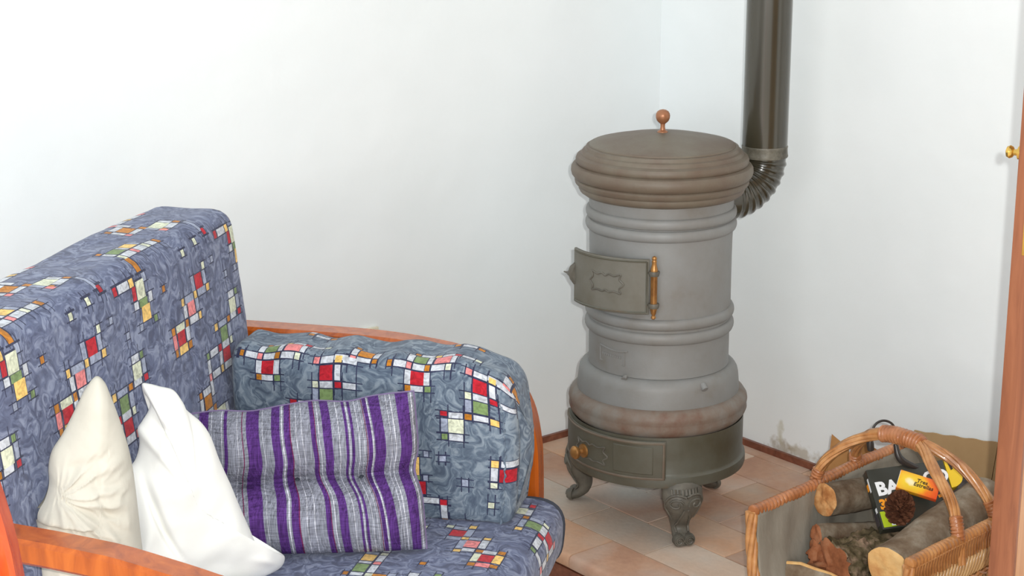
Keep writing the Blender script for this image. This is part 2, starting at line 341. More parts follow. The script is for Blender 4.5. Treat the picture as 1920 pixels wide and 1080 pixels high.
# open door at the right edge: leaf seen on its narrow edge
DO = Vector((.5175, -1.15, 0)); DD = Vector((.5, .866, 0)); DN = Vector((.866, -.5, 0))   # leaf direction, leaf near-face normal
door = link('door_1', None); door.location = DO; door.rotation_euler = (0, 0, math.atan2(DD.y, DD.x)); tag(door, 'brown wooden door leaf standing open at the right, seen on its edge', None, None, 'structure')
# local x along leaf, local y = -DN (away side); leaf between y=-t..0
TH = .040
mb = MB().add(*boxg(0, .012, -TH, 0, -HP+.01, 2.05, .0025)); mb.build('door_edge', M['door'], door)
mb = MB().add(*boxg(.012, .62, -TH, 0, -HP+.01, 2.05, .0)); mb.build('door_leaf', M['doorface_lit'], door)

# ---------------------------------------------------------------- stove
stove = thing('stove', 'tall round grey cast iron wood stove with bracket feet standing on the tiled hearth', 'stove')
def part_lathe(name, prof, mat, par=None, n=96):
    return mk(name, *lathe(prof, n), mat, par or stove, 35)
cap = [(.727, .150), (.737, .1566), (.740, .168), (.746, .1765), (.752, .1795), (.757, .1795), (.759, .1825), (.764, .1870), (.770, .1880), (.7735, .1862), (.7745, .1845), (.7765, .1890), (.783, .1943), (.790, .1962), (.798, .1955), (.8035, .1920), (.8055, .1870), (.8065, .1835), (.809, .1855), (.816, .1862), (.822, .1838), (.8245, .1785), (.826, .1745), (.830, .1735), (.834, .1710), (.836, .1660), (.839, .1645), (.843, .1635), (.8445, .158), (.8445, .12)]
part_lathe('top_rim', cap, M['iron_brown'])
lid = part_lathe('lid', [(.842, .12), (.842, .1555), (.8450, .1572), (.8475, .1562), (.8495, .152), (.8505, .146), (.8525, .140), (.861, .10), (.868, .06), (.8715, .03), (.8725, .0)], M['iron_brown'])
part_lathe('lid_knob', [(.871, .0), (.871, .012), (.874, .011), (.877, .006), (.884, .0048), (.890, .0052), (.893, .009), (.897, .0128), (.9025, .0150), (.9075, .0154), (.9125, .0146), (.917, .0118), (.920, .007), (.9215, 0)], M['copper'], lid, 32)
def ringprof(z, r, dz, dr, n=8): return [(z-dz*math.cos(math.pi*k/n), r+dr*math.sin(math.pi*k/n)) for k in range(n+1)]
body = [(.36, .150), (.3645, .1555), (.372, .1545), (.43, .1545)] + ringprof(.4535, .1553, .0135, .0085) + ringprof(.4845, .1553, .0125, .0085) + [(.503, .1555), (.56, .1552), (.60, .155), (.650, .1555)] + ringprof(.6765, .156, .0125, .0082) + [(.6895, .1565)] + ringprof(.7025, .156, .0118, .0075) + [(.716, .1565), (.738, .157)]
part_lathe('body', body, M['iron'])
part_lathe('lower_body', [(.300, .170), (.303, .1795), (.310, .1795), (.327, .1778), (.340, .1765), (.3485, .1745), (.356, .1700), (.3615, .1640), (.3635, .158), (.3635, .15)], M['iron'])
part_lathe('base_rim', [(.243, .186), (.249, .191), (.254, .1948), (.262, .1978), (.270, .1966), (.273, .1972), (.2805, .1985), (.287, .1975), (.2925, .194), (.297, .191), (.3005, .186), (.303, .1795), (.303, .16)], M['iron_rust'])
part_lathe('ash_base', [(.1305, .0), (.1305, .190), (.1325, .1960), (.138, .1975), (.148, .1975), (.155, .1965), (.158, .193), (.163, .1912), (.20, .1912), (.245, .1912)], M['iron_dark'])
def arc(r, phi, z, cx=0, cy=0): a = math.radians(phi); return Vector((cx+r*math.cos(a), cy+r*math.sin(a), z))
def arcpanel(p0, p1, z0, z1, r0, r1, n=24, b=.0025, M4=None, outline=None):
    """curved plate from angle p0 to p1, bevelled rim"""
    V = []; F = []
    cols = [p0]+[p0+(p1-p0)*k/n for k in range(n+1)]+[p1]; db = math.degrees(b/r1)*(1 if p1 > p0 else -1)
    A = [p0, p0, p0+db]+[p0+db+(p1-p0-2*db)*k/n for k in range(1, n)]+[p1-db, p1, p1]
    def zs(a): return (z0, z1) if outline is None else outline((a-p0)/(p1-p0))
    m = 6
    for i, a in enumerate(A):
        lo, hi = zs(a); e = (i == 0 or i == len(A)-1); e2 = (i == 1 or i == len(A)-2)
        ro = r0 if e else (r1-b if e2 else r1)
        bb = b if not (e or e2) else 0
        V += [arc(r0, a, lo), arc(min(ro, r1-b), a, lo), arc(ro, a, lo+b), arc(ro, a, hi-b), arc(min(ro, r1-b), a, hi), arc(r0, a, hi)]
    for i in range(len(A)-1):
        for j in range(m-1): F.append((i*m+j, (i+1)*m+j, (i+1)*m+j+1, i*m+j+1))
        F.append((i*m+5, (i+1)*m+5, (i+1)*m, i*m))
    if M4: V = [M4@v for v in V]
    return V, F
def arctube(pts, r, tr, M4=None, closed=False, n=6, per=4):
    P = [arc(r, p, z) for p, z in pts]
    if closed: P.append(P[0])
    P = cat_curve(P, per)
    if M4: P = [M4@v for v in P]
    return tube(P, tr, n)
def cart(pc, zc, w, h):
    """scrolled cartouche outline in (angle, z)"""
    o = [(-1, 0), (-.78, .45), (-.85, .95), (-.5, .75), (-.2, .9), (0, .7), (.2, .9), (.5, .75), (.85, .95), (.78, .45), (1, 0), (.78, -.45), (.85, -.9), (.5, -.75), (.2, -.85), (0, -.7), (-.2, -.85), (-.5, -.75), (-.85, -.9), (-.78, -.45)]
    return [(pc+x*w, zc+y*h) for x, y in o]
# firebox door, ajar on its brass hinge
HG = arc(.1655, -94, 0)
Mop = Matrix.Translation(HG) @ Matrix.Rotation(math.radians(12), 4, 'Z') @ Matrix.Translation(-HG)
mk('firebox_dark_panel', *arcpanel(-102, -155, .522, .600, .150, .1568, 16, .001), M['hole_dark'], stove)  # dark plate on the body, painting the shade of the open firebox
M['iron_door'] = noisy('door_iron', [(.3, lin(98, 94, 82)), (.7, lin(114, 112, 104))], scale=12, rough=.5, bump=.15, bscale=120, bdist=.002)
fd = mk('firebox_door', *arcpanel(-97.5, -168, .511, .631, .1585, .1650, 26, .002, Mop), M['iron_door'], stove)
mk('door_frame_bead', *(lambda q: (q.V, q.F))(MB().add(*arctube([(-99.5, .516), (-99.5, .57), (-99.5, .626)], .1655, .0022, Mop)).add(*arctube([(-99.5-k*3.3, .626) for k in range(21)], .1655, .0018, Mop, per=1)).add(*arctube([(-99.5-k*3.3, .516) for k in range(21)], .1655, .0022, Mop, per=1))), M['iron_dark'], fd)
mk('door_ornament', *arctube(cart(-131, .5745, 14.5, .0225), .1655, .0022, Mop, True, per=5), M['iron_leg'], fd)
# latch at the free edge
tip = Mop @ arc(.163, -168, .575); rad = (Mop @ arc(.18, -168, .575)-tip).normalized(); tng = (Mop @ arc(.163, -172, .575)-tip).normalized()
q = MB().add(*tube([tip-tng*.006-UP*.024, tip-tng*.001-UP*.012+rad*.003, tip+tng*.002+rad*.005, tip-tng*.001+UP*.012+rad*.003, tip-tng*.006+UP*.022], lambda i, f, t: .004+.006*math.sin(math.pi*f), 8))
q.add(*tube([tip+rad*.004-UP*.003, tip+tng*.012+rad*.008-UP*.003, tip+tng*.018+rad*.010-UP*.004, tip+tng*.030+rad*.014-UP*.004], lambda i, f, t: [.009, .0065, .0028, .0016][i], 8))
q.build('door_latch', M['iron_leg'], fd)
hg = [(.5035, .0), (.5035, .003), (.5065, .0055), (.510, .0045), (.512, .003), (.515, .0052), (.521, .0062), (.529, .0085), (.532, .0072), (.535, .0072), (.60, .0072), (.605, .0085), (.612, .0075), (.620, .0055), (.626, .0046), (.6285, .0055), (.632, .0042), (.635, .0055), (.639, .0042), (.641, 0)]
HX = arc(.172, -94, 0)
hinge = mk('door_hinge', *lathe(hg, 20, HX.x, HX.y), M['brass'], stove)
for z in (.533, .603):
    b = MB().add(*lathe([(z-.005, .006), (z-.005, .0105), (z, .0118), (z+.005, .0105), (z+.005, .006)], 20, HX.x, HX.y)).add(*tube([HX+UP*z, arc(.16, -91, z)], .004, 8)).add(*tube([HX+UP*z, arc(.163, -99, z)], .004, 8))
    b.build('hinge_bracket', M['iron_leg'], hinge)
# maker's plate embossed on the body (illegible relief)
pl = MB(); P0, P1, Z0, Z1 = -144, -118, .388, .418
pl.add(*arctube([(P0, Z1+.004), (P0+9, Z1+.001), (P1-8, Z1-.001), (P1, Z1+.002), (P1+3, Z1+.003)], .1552, .0022)).add(*arctube([(P1, Z1), (P1, Z0)], .1552, .0020)).add(*arctube([(P0, Z1), (P0, Z0)], .1550, .0014)).add(*arctube([(P0, Z0), (P1, Z0)], .1550, .0014))
rr = random.Random(3)
for k in range(9): a = P0+3+k*2.3; pl.add(*arctube([(a, Z1-.009-rr.random()*.002), (a+.9, Z1-.016), (a+1.3, Z1-.010)], .1550, .0012))
pl.build('maker_plate', M['iron'], stove)
# ash drawer
dr = mk('ash_drawer', *arcpanel(-84, -186, .150, .2385, .185, .1985, 40, .003), M['iron_dark'], stove)
q = MB()
for z, t in ((.2345, .0032), (.1545, .0030)): q.add(*arctube([(-85-k*2.5, z) for k in range(41)], .1985, t, per=1))
for a in (-85.5, -184.5): q.add(*arctube([(a, .155), (a, .19), (a, .234)], .1985, .003))
q.build('drawer_frame', M['iron_brown'], dr)
mk('drawer_panel', *arcpanel(-92, -118, .164, .226, .19, .2002, 12, .0015), M['iron_dark'], dr)
mk('drawer_ornament', *arctube(cart(-137, .190, 15, .022), .1990, .0020, None, True, per=5), M['iron_leg'], dr)
kc = arc(.1985, -143, .186); kn = arc(1, -143, 0)-arc(0, -152, 0); kn.normalize()
P = [kc+kn*x for x in (0, .004, .006, .012, .016, .020, .025, .030, .033)]
mk('drawer_knob', *tube(P, lambda i, f, t: [.016, .015, .006, .005, .010, .0145, .015, .011, .003][i], 20), M['brass'], dr)
for a in (-76, ):   # small bolt boss on the lower body shoulder
    pass
mk('damper_lug', *tube([arc(.170, -56, .352), arc(.181, -56, .343)], lambda i, f, t: .007, 12), M['iron'], stove)
mk('damper_lug', *tube([arc(.160, -116, .366), arc(.166, -116, .362)], lambda i, f, t: .008, 12, flat=.6), M['iron'], stove)
# three bracket feet
def leg_mesh():
    q = MB()
    path = [(.160, .1365, .043, .020), (.176, .130, .0455, .022), (.186, .112, .0455, .024), (.189, .094, .042, .024), (.184, .076, .034, .021), (.176, .058, .026, .017), (.172, .042, .021, .014), (.176, .028, .020, .012), (.187, .018, .021, .011), (.199, .013, .022, .011), (.206, .0125, .021, .0095)]
    n = 20; V = []; F = []
    P = [Vector((r_, 0, z)) for r_, z, _, _ in path]
    pp = cat_curve([Vector((p[0], p[1], 0)) for p in path], 3); hw = cat_curve([Vector((p[2], p[3], 0)) for p in path], 3)
    for i in range(len(pp)):
        a = pp[max(i-1, 0)]; b = pp[min(i+1, len(pp)-1)]; t = (b-a).normalized(); nrm = Vector((-t.y, t.x, 0))
        for k in range(n):
            th = 2*math.pi*k/n; c, s = math.cos(th), math.sin(th)
            wv = hw[i].x*(abs(c)**.8)*(1 if c > 0 else -1); hv = hw[i].y*s*(1-.16*math.cos(th*2))
            V.append(Vector((pp[i].x+nrm.x*hv, wv, pp[i].y+nrm.y*hv)))
    m = len(pp)
    for i in range(m-1):
        for k in range(n): F.append((i*n+k, i*n+(k+1) % n, (i+1)*n+(k+1) % n, (i+1)*n+k))
    F += [tuple(range(n))[::-1], tuple(range((m-1)*n, m*n))]
    q.add(V, F); return q
def leg_relief(bvh):
    q = MB()
    def surf(z, y):
        h = bvh.ray_cast(Vector((.35, y, z)), Vector((-1, 0, 0)))[0]
        return (h.x if h else .17)+.0006
    def surf_old(z, y):   # outer surface x of the knee
        prof = [(.136, .180), (.125, .196), (.11, .209), (.094, .2125), (.076, .204), (.058, .192), (.042, .186), (.028, .187)]
        for (z1, x1), (z2, x2) in zip(prof, prof[1:]):
            if z2 <= z <= z1: xx = x2+(x1-x2)*(z-z2)/(z1-z2); break
        else: xx = .18
        return xx-.018*(abs(y)/.045)**2.4
    for s in (-1, 1):   # scroll brows and curls
        P = [(.022+.017*math.cos(a)*(1-.055*k), .100+.013*math.sin(a)*(1-.055*k)) for k, a in [(k, math.radians(200-k*36)) for k in range(13)]]
        q.add(*tube([Vector((surf(z, s*y), s*y, z)) for y, z in P], .0026, 6))
        q.add(*tube(cat_curve([Vector((surf(z, s*y)+.001, s*y, z)) for y, z in [(.001, .116), (.014, .121), (.030, .119), (.040, .108), (.041, .092), (.033, .076), (.024, .060)]], 4), lambda i, f, t: .0034*(1-.5*f), 6))
        q.add(*tube(cat_curve([Vector((surf(z, s*y)+.001, s*y, z)) for y, z in [(.004, .088), (.010, .072), (.012, .055), (.015, .040), (.013, .028)]], 4), .0026, 6))
        # toe volutes
        c0 = Vector((.201, s*.0115, .0145))
        q.add(*tube([c0+Vector((-.004, 0, 0)), c0+Vector((.004, 0, 0)), c0+Vector((.009, 0, 0))], lambda i, f, t: [.0138, .0138, .0115][i], 16))
        q.add(*tube([c0+Vector((.0095, .0095*math.cos(a)*(1-k*.05), .0095*math.sin(a)*(1-k*.05))) for k, a in [(k, k*.7) for k in range(16)]], .0022, 6))
    for k in range(9):
        y = -.030+k*.0075; q.add(*tube([Vector((surf(.128, y)+.001, y, .1335)), Vector((surf(.122, y)+.002, y, .1215))], .0028, 6))
    return q
lm = rm = None
for i, ph in enumerate((-72, 50, 161)):
    if lm is None:
        o = leg_mesh().build('leg', M['iron_leg'], stove, 60); lm = o.data; ro = leg_relief(BVHTree.FromPolygons([v.co[:] for v in lm.vertices], [p.vertices[:] for p in lm.polygons])).build('leg_relief', M['iron_leg'], o, 60); rm = ro.data
    else:
        o = link('leg', lm, stove); ro = link('leg_relief', rm, o)
    o.rotation_euler = (0, 0, math.radians(ph))

# ---------------------------------------------------------------- flue pipe
PX, PY = .226, .135
pipe = thing('flue_pipe', 'glossy black stove pipe rising from a corrugated elbow behind the stove', 'stove pipe', (0, 0, 0))
pd = Vector((PX, PY, 0)).normalized(); Z0 = .712; RB = .088
mk('pipe_section', *lathe([(.800, .047), (.800, .0500), (1.7, .0500), (2.5, .0500)], 48, PX, PY), M['enamel'], pipe)
mk('pipe_collar', *lathe([(.796, .048), (.796, .0512), (.799, .0522), (.803, .0512), (.816, .0505), (.819, .0512), (.822, .0503)], 48, PX, PY), M['dust'], pipe)
P = [Vector((PX, PY, .812))]; kinds = [0]
NB = 9
for k in range(NB*8+1):
    a = math.radians(90*k/(NB*8)); P.append(Vector((PX, PY, 0))-pd*RB*(1-math.cos(a))+UP*(Z0+RB-RB*math.sin(a)))
hub = P[-1]; P += [hub-pd*.03, hub-pd*.045]
def er(i, f, th):
    if i < 1 or i > NB*8+1: return .0485
    ph = (i-1) % 8
    # folds deeper on the inside of the bend
    return .0485+(.0022 if ph in (0, 7) else (.0010 if ph in (1, 6) else -.0006))
mk('elbow', *tube(P, er, 40), M['enamel'], pipe, 30)

# small cream plate on the left wall
def WL(a, z, off): return AB(a, BW-off, z)
mk('wall_plate', *(lambda g: ([WL(v.x, v.y, v.z) for v in g[0]], g[1]))(boxg(-.459, -.406, .325, .3995, .0005, .009, .002)), M['cream'])
tag(bpy.data.objects['wall_plate'], 'small cream cover plate on the white wall just above the sofa arm', 'wall plate')

# ---------------------------------------------------------------- sofa (local frame: x = depth to the front, y = width away from camera, z up)
SA = math.radians(81.1-90); SO = Vector((-.7875, -.4845, 0))
sofa = thing('sofa', 'small wooden sofa with blue and multicoloured squares print cushions', 'sofa', SO+Vector((0, 0, -HP)), SA)
ZS = HP   # local z of heights measured from the hearth plane
COL = {'W': lin(206, 210, 218), 'w': lin(160, 168, 190), 'C': lin(222, 226, 200), 'R': lin(190, 36, 50), 'Y': lin(244, 202, 118), 'O': lin(196, 126, 40), 'G': lin(126, 150, 98), 'P': lin(236, 140, 140), 'D': lin(52, 56, 82), 'K': lin(232, 196, 178)}
def cells(txt):
    out = []
    for l in txt.split():
        c, u, v, hu, hv = l.split(','); out.append((c, float(u), float(v), float(hu), float(hv)))
    return out
BACK = cells("""G,-0.414,.840,.016,.012 Y,-0.369,.840,.014,.012 W,-0.438,.840,.006,.012 W,-0.390,.840,.005,.012 w,-0.348,.840,.006,.012 O,-0.438,.860,.006,.005
C,-0.438,.818,.006,.007 W,-0.414,.818,.016,.007 P,-0.390,.818,.006,.007 W,-0.369,.818,.014,.007 C,-0.348,.818,.006,.007 W,-0.327,.818,.012,.007 O,-0.306,.818,.006,.007
O,-.441,.799,.008,.013 w,-.433,.778,.007,.007 R,-.541,.779,.007,.007 W,-.511,.779,.019,.007 Y,-.482,.779,.008,.007
R,-.478,.760,.007,.012 C,-.453,.762,.016,.016 W,-.421,.742,.007,.009 G,-.449,.739,.016,.007 W,-.476,.739,.008,.007 O,-.370,.741,.006,.006
Y,-.444,.719,.016,.014 G,-.413,.701,.006,.006 w,-.467,.699,.006,.006 w,-.521,.700,.006,.006 C,-.268,.779,.006,.006 C,-.210,.786,.006,.006 w,-.573,.741,.006,.006
C,-.197,.740,.006,.007 w,-.250,.719,.007,.014 R,-.225,.718,.015,.014 w,-.200,.719,.007,.013 Y,-.191,.698,.007,.007 w,-.219,.698,.018,.007 Y,-.247,.698,.006,.007 w,-.275,.698,.019,.007 Y,-.303,.698,.006,.007
W,-.297,.679,.007,.012 P,-.271,.679,.015,.013 w,-.246,.679,.007,.012 Y,-.240,.658,.006,.007 W,-.267,.658,.018,.007 O,-.296,.658,.006,.007 C,-.325,.658,.018,.007 O,-.355,.658,.007,.007
P,-.354,.638,.008,.013 R,-.325,.639,.016,.013 W,-.298,.639,.007,.013 O,-.353,.618,.006,.007 Y,-.323,.618,.018,.008 O,-.294,.618,.007,.007
W,-.089,.657,.013,.007 G,-.065,.657,.006,.006 C,-.088,.635,.015,.014 w,-.062,.637,.007,.013 W,-.090,.616,.014,.006 R,-.060,.616,.007,.006 O,-.116,.616,.007,.006 w,-.147,.616,.019,.006 Y,-.177,.616,.007,.007
G,-.145,.595,.016,.014 w,-.118,.595,.007,.013 C,-.116,.575,.006,.007 W,-.144,.575,.017,.007 R,-.172,.575,.007,.007 W,-.201,.575,.018,.007 G,-.230,.575,.006,.006
W,-.172,.555,.007,.013 R,-.144,.555,.017,.013 W,-.230,.555,.007,.013 P,-.115,.535,.007,.007 W,-.143,.535,.017,.007 Y,-.172,.535,.006,.007 W,-.201,.535,.018,.007 P,-.230,.535,.006,.007
W,-.258,.517,.018,.007 O,-.287,.517,.006,.006 W,-.230,.515,.007,.014 O,-.258,.497,.017,.013 W,-.287,.497,.007,.013 O,-.230,.477,.007,.007 W,-.258,.477,.018,.006 P,-.287,.477,.007,.006""")
WT = cells("""C,-.205,.858,.020,.014 w,-.232,.858,.006,.013 P,-.232,.835,.007,.008 W,-.178,.858,.006,.013 O,-.222,.838,.005,.005 W,-.198,.836,.016,.008 O,-.172,.838,.006,.007 w,-.168,.810,.005,.016 R,-.160,.793,.006,.006""")
BOL = cells("""O,.276,.586,.014,.013 W,.255,.586,.006,.013 W,.297,.586,.006,.013 O,.256,.606,.005,.005 P,.255,.567,.006,.005 W,.276,.567,.014,.005 O,.297,.567,.005,.005 W,.234,.564,.013,.006 O,.327,.562,.005,.006 W,.347,.562,.012,.006 P,.364,.562,.005,.006 W,.382,.562,.011,.006 O,.399,.562,.005,.006 W,.419,.562,.013,.006 C,.439,.562,.006,.006
W,.364,.582,.006,.012 G,.383,.582,.012,.012 W,.401,.582,.005,.012 P,.424,.582,.015,.012 W,.445,.582,.005,.012 O,.372,.601,.005,.005 W,.391,.601,.013,.006 Y,.411,.601,.006,.006 W,.430,.601,.012,.006 R,.448,.601,.006,.006 W,.467,.601,.012,.006 C,.486,.601,.006,.006
W,.364,.542,.006,.012 R,.382,.542,.013,.012 W,.400,.542,.006,.012 O,.365,.523,.006,.006 W,.382,.523,.012,.006 G,.402,.523,.006,.006
P,.477,.561,.006,.006 W,.498,.561,.013,.006 Y,.520,.561,.007,.006 W,.542,.561,.014,.006 R,.498,.539,.013,.013 W,.520,.539,.006,.013 C,.477,.518,.006,.007 W,.498,.518,.013,.007 R,.521,.518,.007,.006 W,.543,.518,.013,.006
w,.477,.498,.006,.012 G,.498,.498,.013,.012 O,.476,.477,.006,.006 W,.498,.477,.013,.006 Y,.521,.475,.008,.007 R,.433,.480,.007,.005 W,.455,.478,.013,.006 w,.434,.457,.007,.013 C,.455,.457,.014,.014 W,.455,.435,.013,.007 G,.434,.435,.006,.006
w,.429,.392,.006,.006 w,.398,.398,.005,.006 Y,.520,.388,.007,.007 W,.543,.388,.013,.006 W,.519,.368,.006,.013 R,.541,.366,.013,.013 C,.519,.346,.006,.006 w,.469,.346,.006,.007 C,.516,.305,.006,.006
Y,.376,.373,.009,.018 G,.377,.350,.009,.005 w,.396,.350,.005,.006 R,.389,.330,.007,.013 Y,.380,.308,.007,.007 W,.405,.306,.015,.006 R,.429,.304,.007,.006 W,.429,.285,.006,.014 O,.430,.265,.006,.006 W,.454,.263,.014,.006 O,.476,.261,.006,.006""")
def pat(cs, pu, pv):
    G = .0015; sn = lambda x: round(x/.0005)*.0005
    out = []
    for c, u, v, hu, hv in cs: out.append((c, sn(u-hu-.0006), sn(u+hu+.0006), sn(v-hv-.0006), sn(v+hv+.0006)))
    return dict(c=out, pu=pu, pv=pv)
LWD = .0011
PB = pat(BACK+WT, .420, .400); PBL = pat(BOL, .290, .400)
def cut_lines(edges, period, lo, hi, gap):
    L = set([lo, hi])
    for e in edges:
        k0 = math.floor((lo-e)/period)-1
        for k in range(k0, k0+int((hi-lo)/period)+4):
            for s in (-LWD, LWD):
                x = e+k*period+s
                if lo < x < hi: L.add(round(x, 5))
    L = sorted(L); out = [L[0]]
    for x in L[1:]:
        if x-out[-1] < .0009 and x != hi: continue
        out.append(x)
    res = [out[0]]
    for x in out[1:]:
        n = int((x-res[-1])/gap); a = res[-1]
        for k in range(1, n+1): res.append(a+(x-a)*k/(n+1))
        res.append(x)
    return res
def pat_color(p, U, Vv):
    """U,Vv arrays -> rgba"""
    shp = U.shape; out = np.zeros(shp+(4,)); pu, pv = p['pu'], p['pv']; ext = .013
    cs = p['c']
    def dd(A, x, per): d = (A-x) % per; return np.where(d > per/2, d-per, d)
    dark = np.zeros(shp, bool)
    for i, (c, x0, x1, y0, y1) in enumerate(cs):
        cx, cy, hx, hy = (x0+x1)/2, (y0+y1)/2, (x1-x0)/2, (y1-y0)/2
        du = dd(U, cx, pu); dv = dd(Vv, cy, pv); e1 = ext*((i*7) % 5)/4+.002; e2 = ext*((i*5+2) % 5)/4+.002
        dark |= (np.abs(np.abs(du)-hx) < LWD) & (np.abs(dv) < hy+e1)
        dark |= (np.abs(np.abs(dv)-hy) < LWD) & (np.abs(du) < hx+e2)
    out[dark] = COL['D']
    for c, x0, x1, y0, y1 in cs:
        cx, cy, hx, hy = (x0+x1)/2, (y0+y1)/2, (x1-x0)/2, (y1-y0)/2
        m = (np.abs(dd(U, cx, pu)) < hx-LWD*.8) & (np.abs(dd(Vv, cy, pv)) < hy-LWD*.8)
        out[m] = COL[c]
    return out
def printed(name, ulist, slist, pos, pu_fn, pat_, mat, parent, closed_v=False, caps=None):
    """grid mesh over ulist x slist; pu_fn gives pattern coords arrays; print attribute per face corner"""
    nu, ns = len(ulist), len(slist)
    V = np.array([pos(u, s) for u in ulist for s in slist]).reshape(-1, 3)
    idx = np.arange(nu*ns).reshape(nu, ns)
    a = idx[:-1, :-1]; b = idx[1:, :-1]; c = idx[1:, 1:]; d = idx[:-1, 1:]
    F = np.stack([a, b, c, d], -1).reshape(-1, 4)
    uc = (np.array(ulist)[:-1]+np.array(ulist)[1:])/2; scn = (np.array(slist)[:-1]+np.array(slist)[1:])/2
    UU, SS = np.meshgrid(uc, scn, indexing='ij'); pu, pv, mask = pu_fn(UU, SS)
    C = pat_color(pat_, pu, pv); C[~mask] = 0; C = C.reshape(-1, 4)
    me = bpy.data.meshes.new(name); me.vertices.add(len(V)); me.vertices.foreach_set('co', V.ravel())
    faces = F; ncap = 0
    capf = caps(idx) if caps else []
    tot = len(F)*4+sum(len(f) for f in capf)
    me.loops.add(tot); me.polygons.add(len(F)+len(capf))
    li = np.concatenate([F.ravel()]+[np.array(f) for f in capf]); me.loops.foreach_set('vertex_index', li.astype(np.int32))
    ls = np.concatenate([np.arange(len(F))*4, len(F)*4+np.cumsum([0]+[len(f) for f in capf])[:-1]]) if capf else np.arange(len(F))*4
    me.polygons.foreach_set('loop_start', ls.astype(np.int32))
    me.update(calc_edges=True); me.validate()
    at = me.color_attributes.new('print', 'FLOAT_COLOR', 'CORNER')
    cc = np.repeat(C, 4, axis=0); cc = np.concatenate([cc, np.zeros((tot-len(cc), 4))]); at.data.foreach_set('color', cc.ravel())
    me.polygons.foreach_set('use_smooth', [True]*len(me.polygons)); me.materials.append(mat)
    return link(name, me, parent)
def unprinted(o):
    at = o.data.color_attributes.new('print', 'FLOAT_COLOR', 'CORNER'); at.data.foreach_set('color', [0.]*4*len(o.data.loops)); return o
def rounded_loop(pts, rads, seg=8):
    """closed polygon with rounded corners -> dense points"""
    out = []; n = len(pts)
    for i in range(n):
        p = Vector(pts[i]); a = (Vector(pts[i-1])-p); b = (Vector(pts[(i+1) % n])-p); r = rads[i]
        an = a.angle(b); dist = min(r/math.tan(an/2), a.length*.49, b.length*.49); p1 = p+a.normalized()*dist; p2 = p+b.normalized()*dist
        for k in range(seg+1):
            t = k/seg; out.append((1-t)**2*p1+2*t*(1-t)*p+t*t*p2)
    return out
class Loop:
    def __init__(s, pts):
        s.P = [Vector(p) for p in pts]; s.P.append(s.P[0]); s.S = [0]
        for i in range(1, len(s.P)): s.S.append(s.S[-1]+(s.P[i]-s.P[i-1]).length)
        s.L = s.S[-1]; s.Sa = np.array(s.S)
    def at(s, t):
        t = min(max(t, 0), s.L); j = int(np.searchsorted(s.Sa, t, 'right'))-1; j = min(max(j, 0), len(s.P)-2)
        f = (t-s.S[j])/max(1e-9, s.S[j+1]-s.S[j]); p = s.P[j].lerp(s.P[j+1], f); d = (s.P[j+1]-s.P[j]).normalized(); return p, Vector((-d.y, d.x))
def box_cushion(name, prof, rads, w0, w1, er, p, off, mat, parent, vmask, bulge=.0, swap=False, lump=.003, udir='w', crown=None):
    """profile in (d,z), extruded over w; er end rounding radius; pattern u=w, v=arc length"""
    lp = Loop(rounded_loop(prof, rads)); cen = sum((q for q in lp.P[:-1]), Vector((0, 0)))/(len(lp.P)-1)
    area = sum(lp.P[i].x*lp.P[i+1].y-lp.P[i+1].x*lp.P[i].y for i in range(len(lp.P)-1)); sgn = 1 if area > 0 else -1
    ue = [e for c in p['c'] for e in c[1:3]]; ve = [e for c in p['c'] for e in c[3:5]]
    if swap: ue, ve, pu, pv = ve, ue, p['pv'], p['pu']
    else: pu, pv = p['pu'], p['pv']
    U = cut_lines([e-off[0] for e in ue], pu, w0+er, w1-er, .02)
    U = [w0+er*(1-math.cos(a)) for a in np.linspace(0, math.pi/2, 7)][:-1]+U+[w1-er*(1-math.sin(a)) for a in np.linspace(0, math.pi/2, 7)][1:]
    S = cut_lines([e-off[1] for e in ve], pv, 0, lp.L, .02)
    if vmask[1] < lp.L: S = [s for s in S if s <= vmask[1]]+list(np.arange(vmask[1]+.015, lp.L-.004, .02))+[lp.L]
    def pos(u, s):
        q, n = lp.at(s); n = n*sgn
        e = 0
        if u < w0+er: e = er-math.sqrt(max(0, er*er-(w0+er-u)**2))
        if u > w1-er: e = er-math.sqrt(max(0, er*er-(u-w1+er)**2))
        q = q+n*e*.999
        t = (u-w0)/(w1-w0); bb = bulge*(4*t*(1-t))**.5 if 0 < t < 1 else 0
        lm_ = lump*noise.noise(Vector((u*7, s*7, 3.3)))+lump*.6*noise.noise(Vector((u*19, s*19, 1.3)))
        q = q-n*(bb+lm_)
        z = q.y
        if crown: z += crown(u, q.x, q.y)
        return (q.x, u, z+ZS)
    def pf(UU, SS):
        a, b = UU+off[0], SS+off[1]
        if swap: a, b = b, a
        return a, b, (SS >= vmask[0]) & (SS <= vmask[1])
    return printed(name, U, S, pos, pf, p, mat, parent, caps=lambda idx: [list(idx[0, :-1])[::-1], list(idx[-1, :-1])]), lp
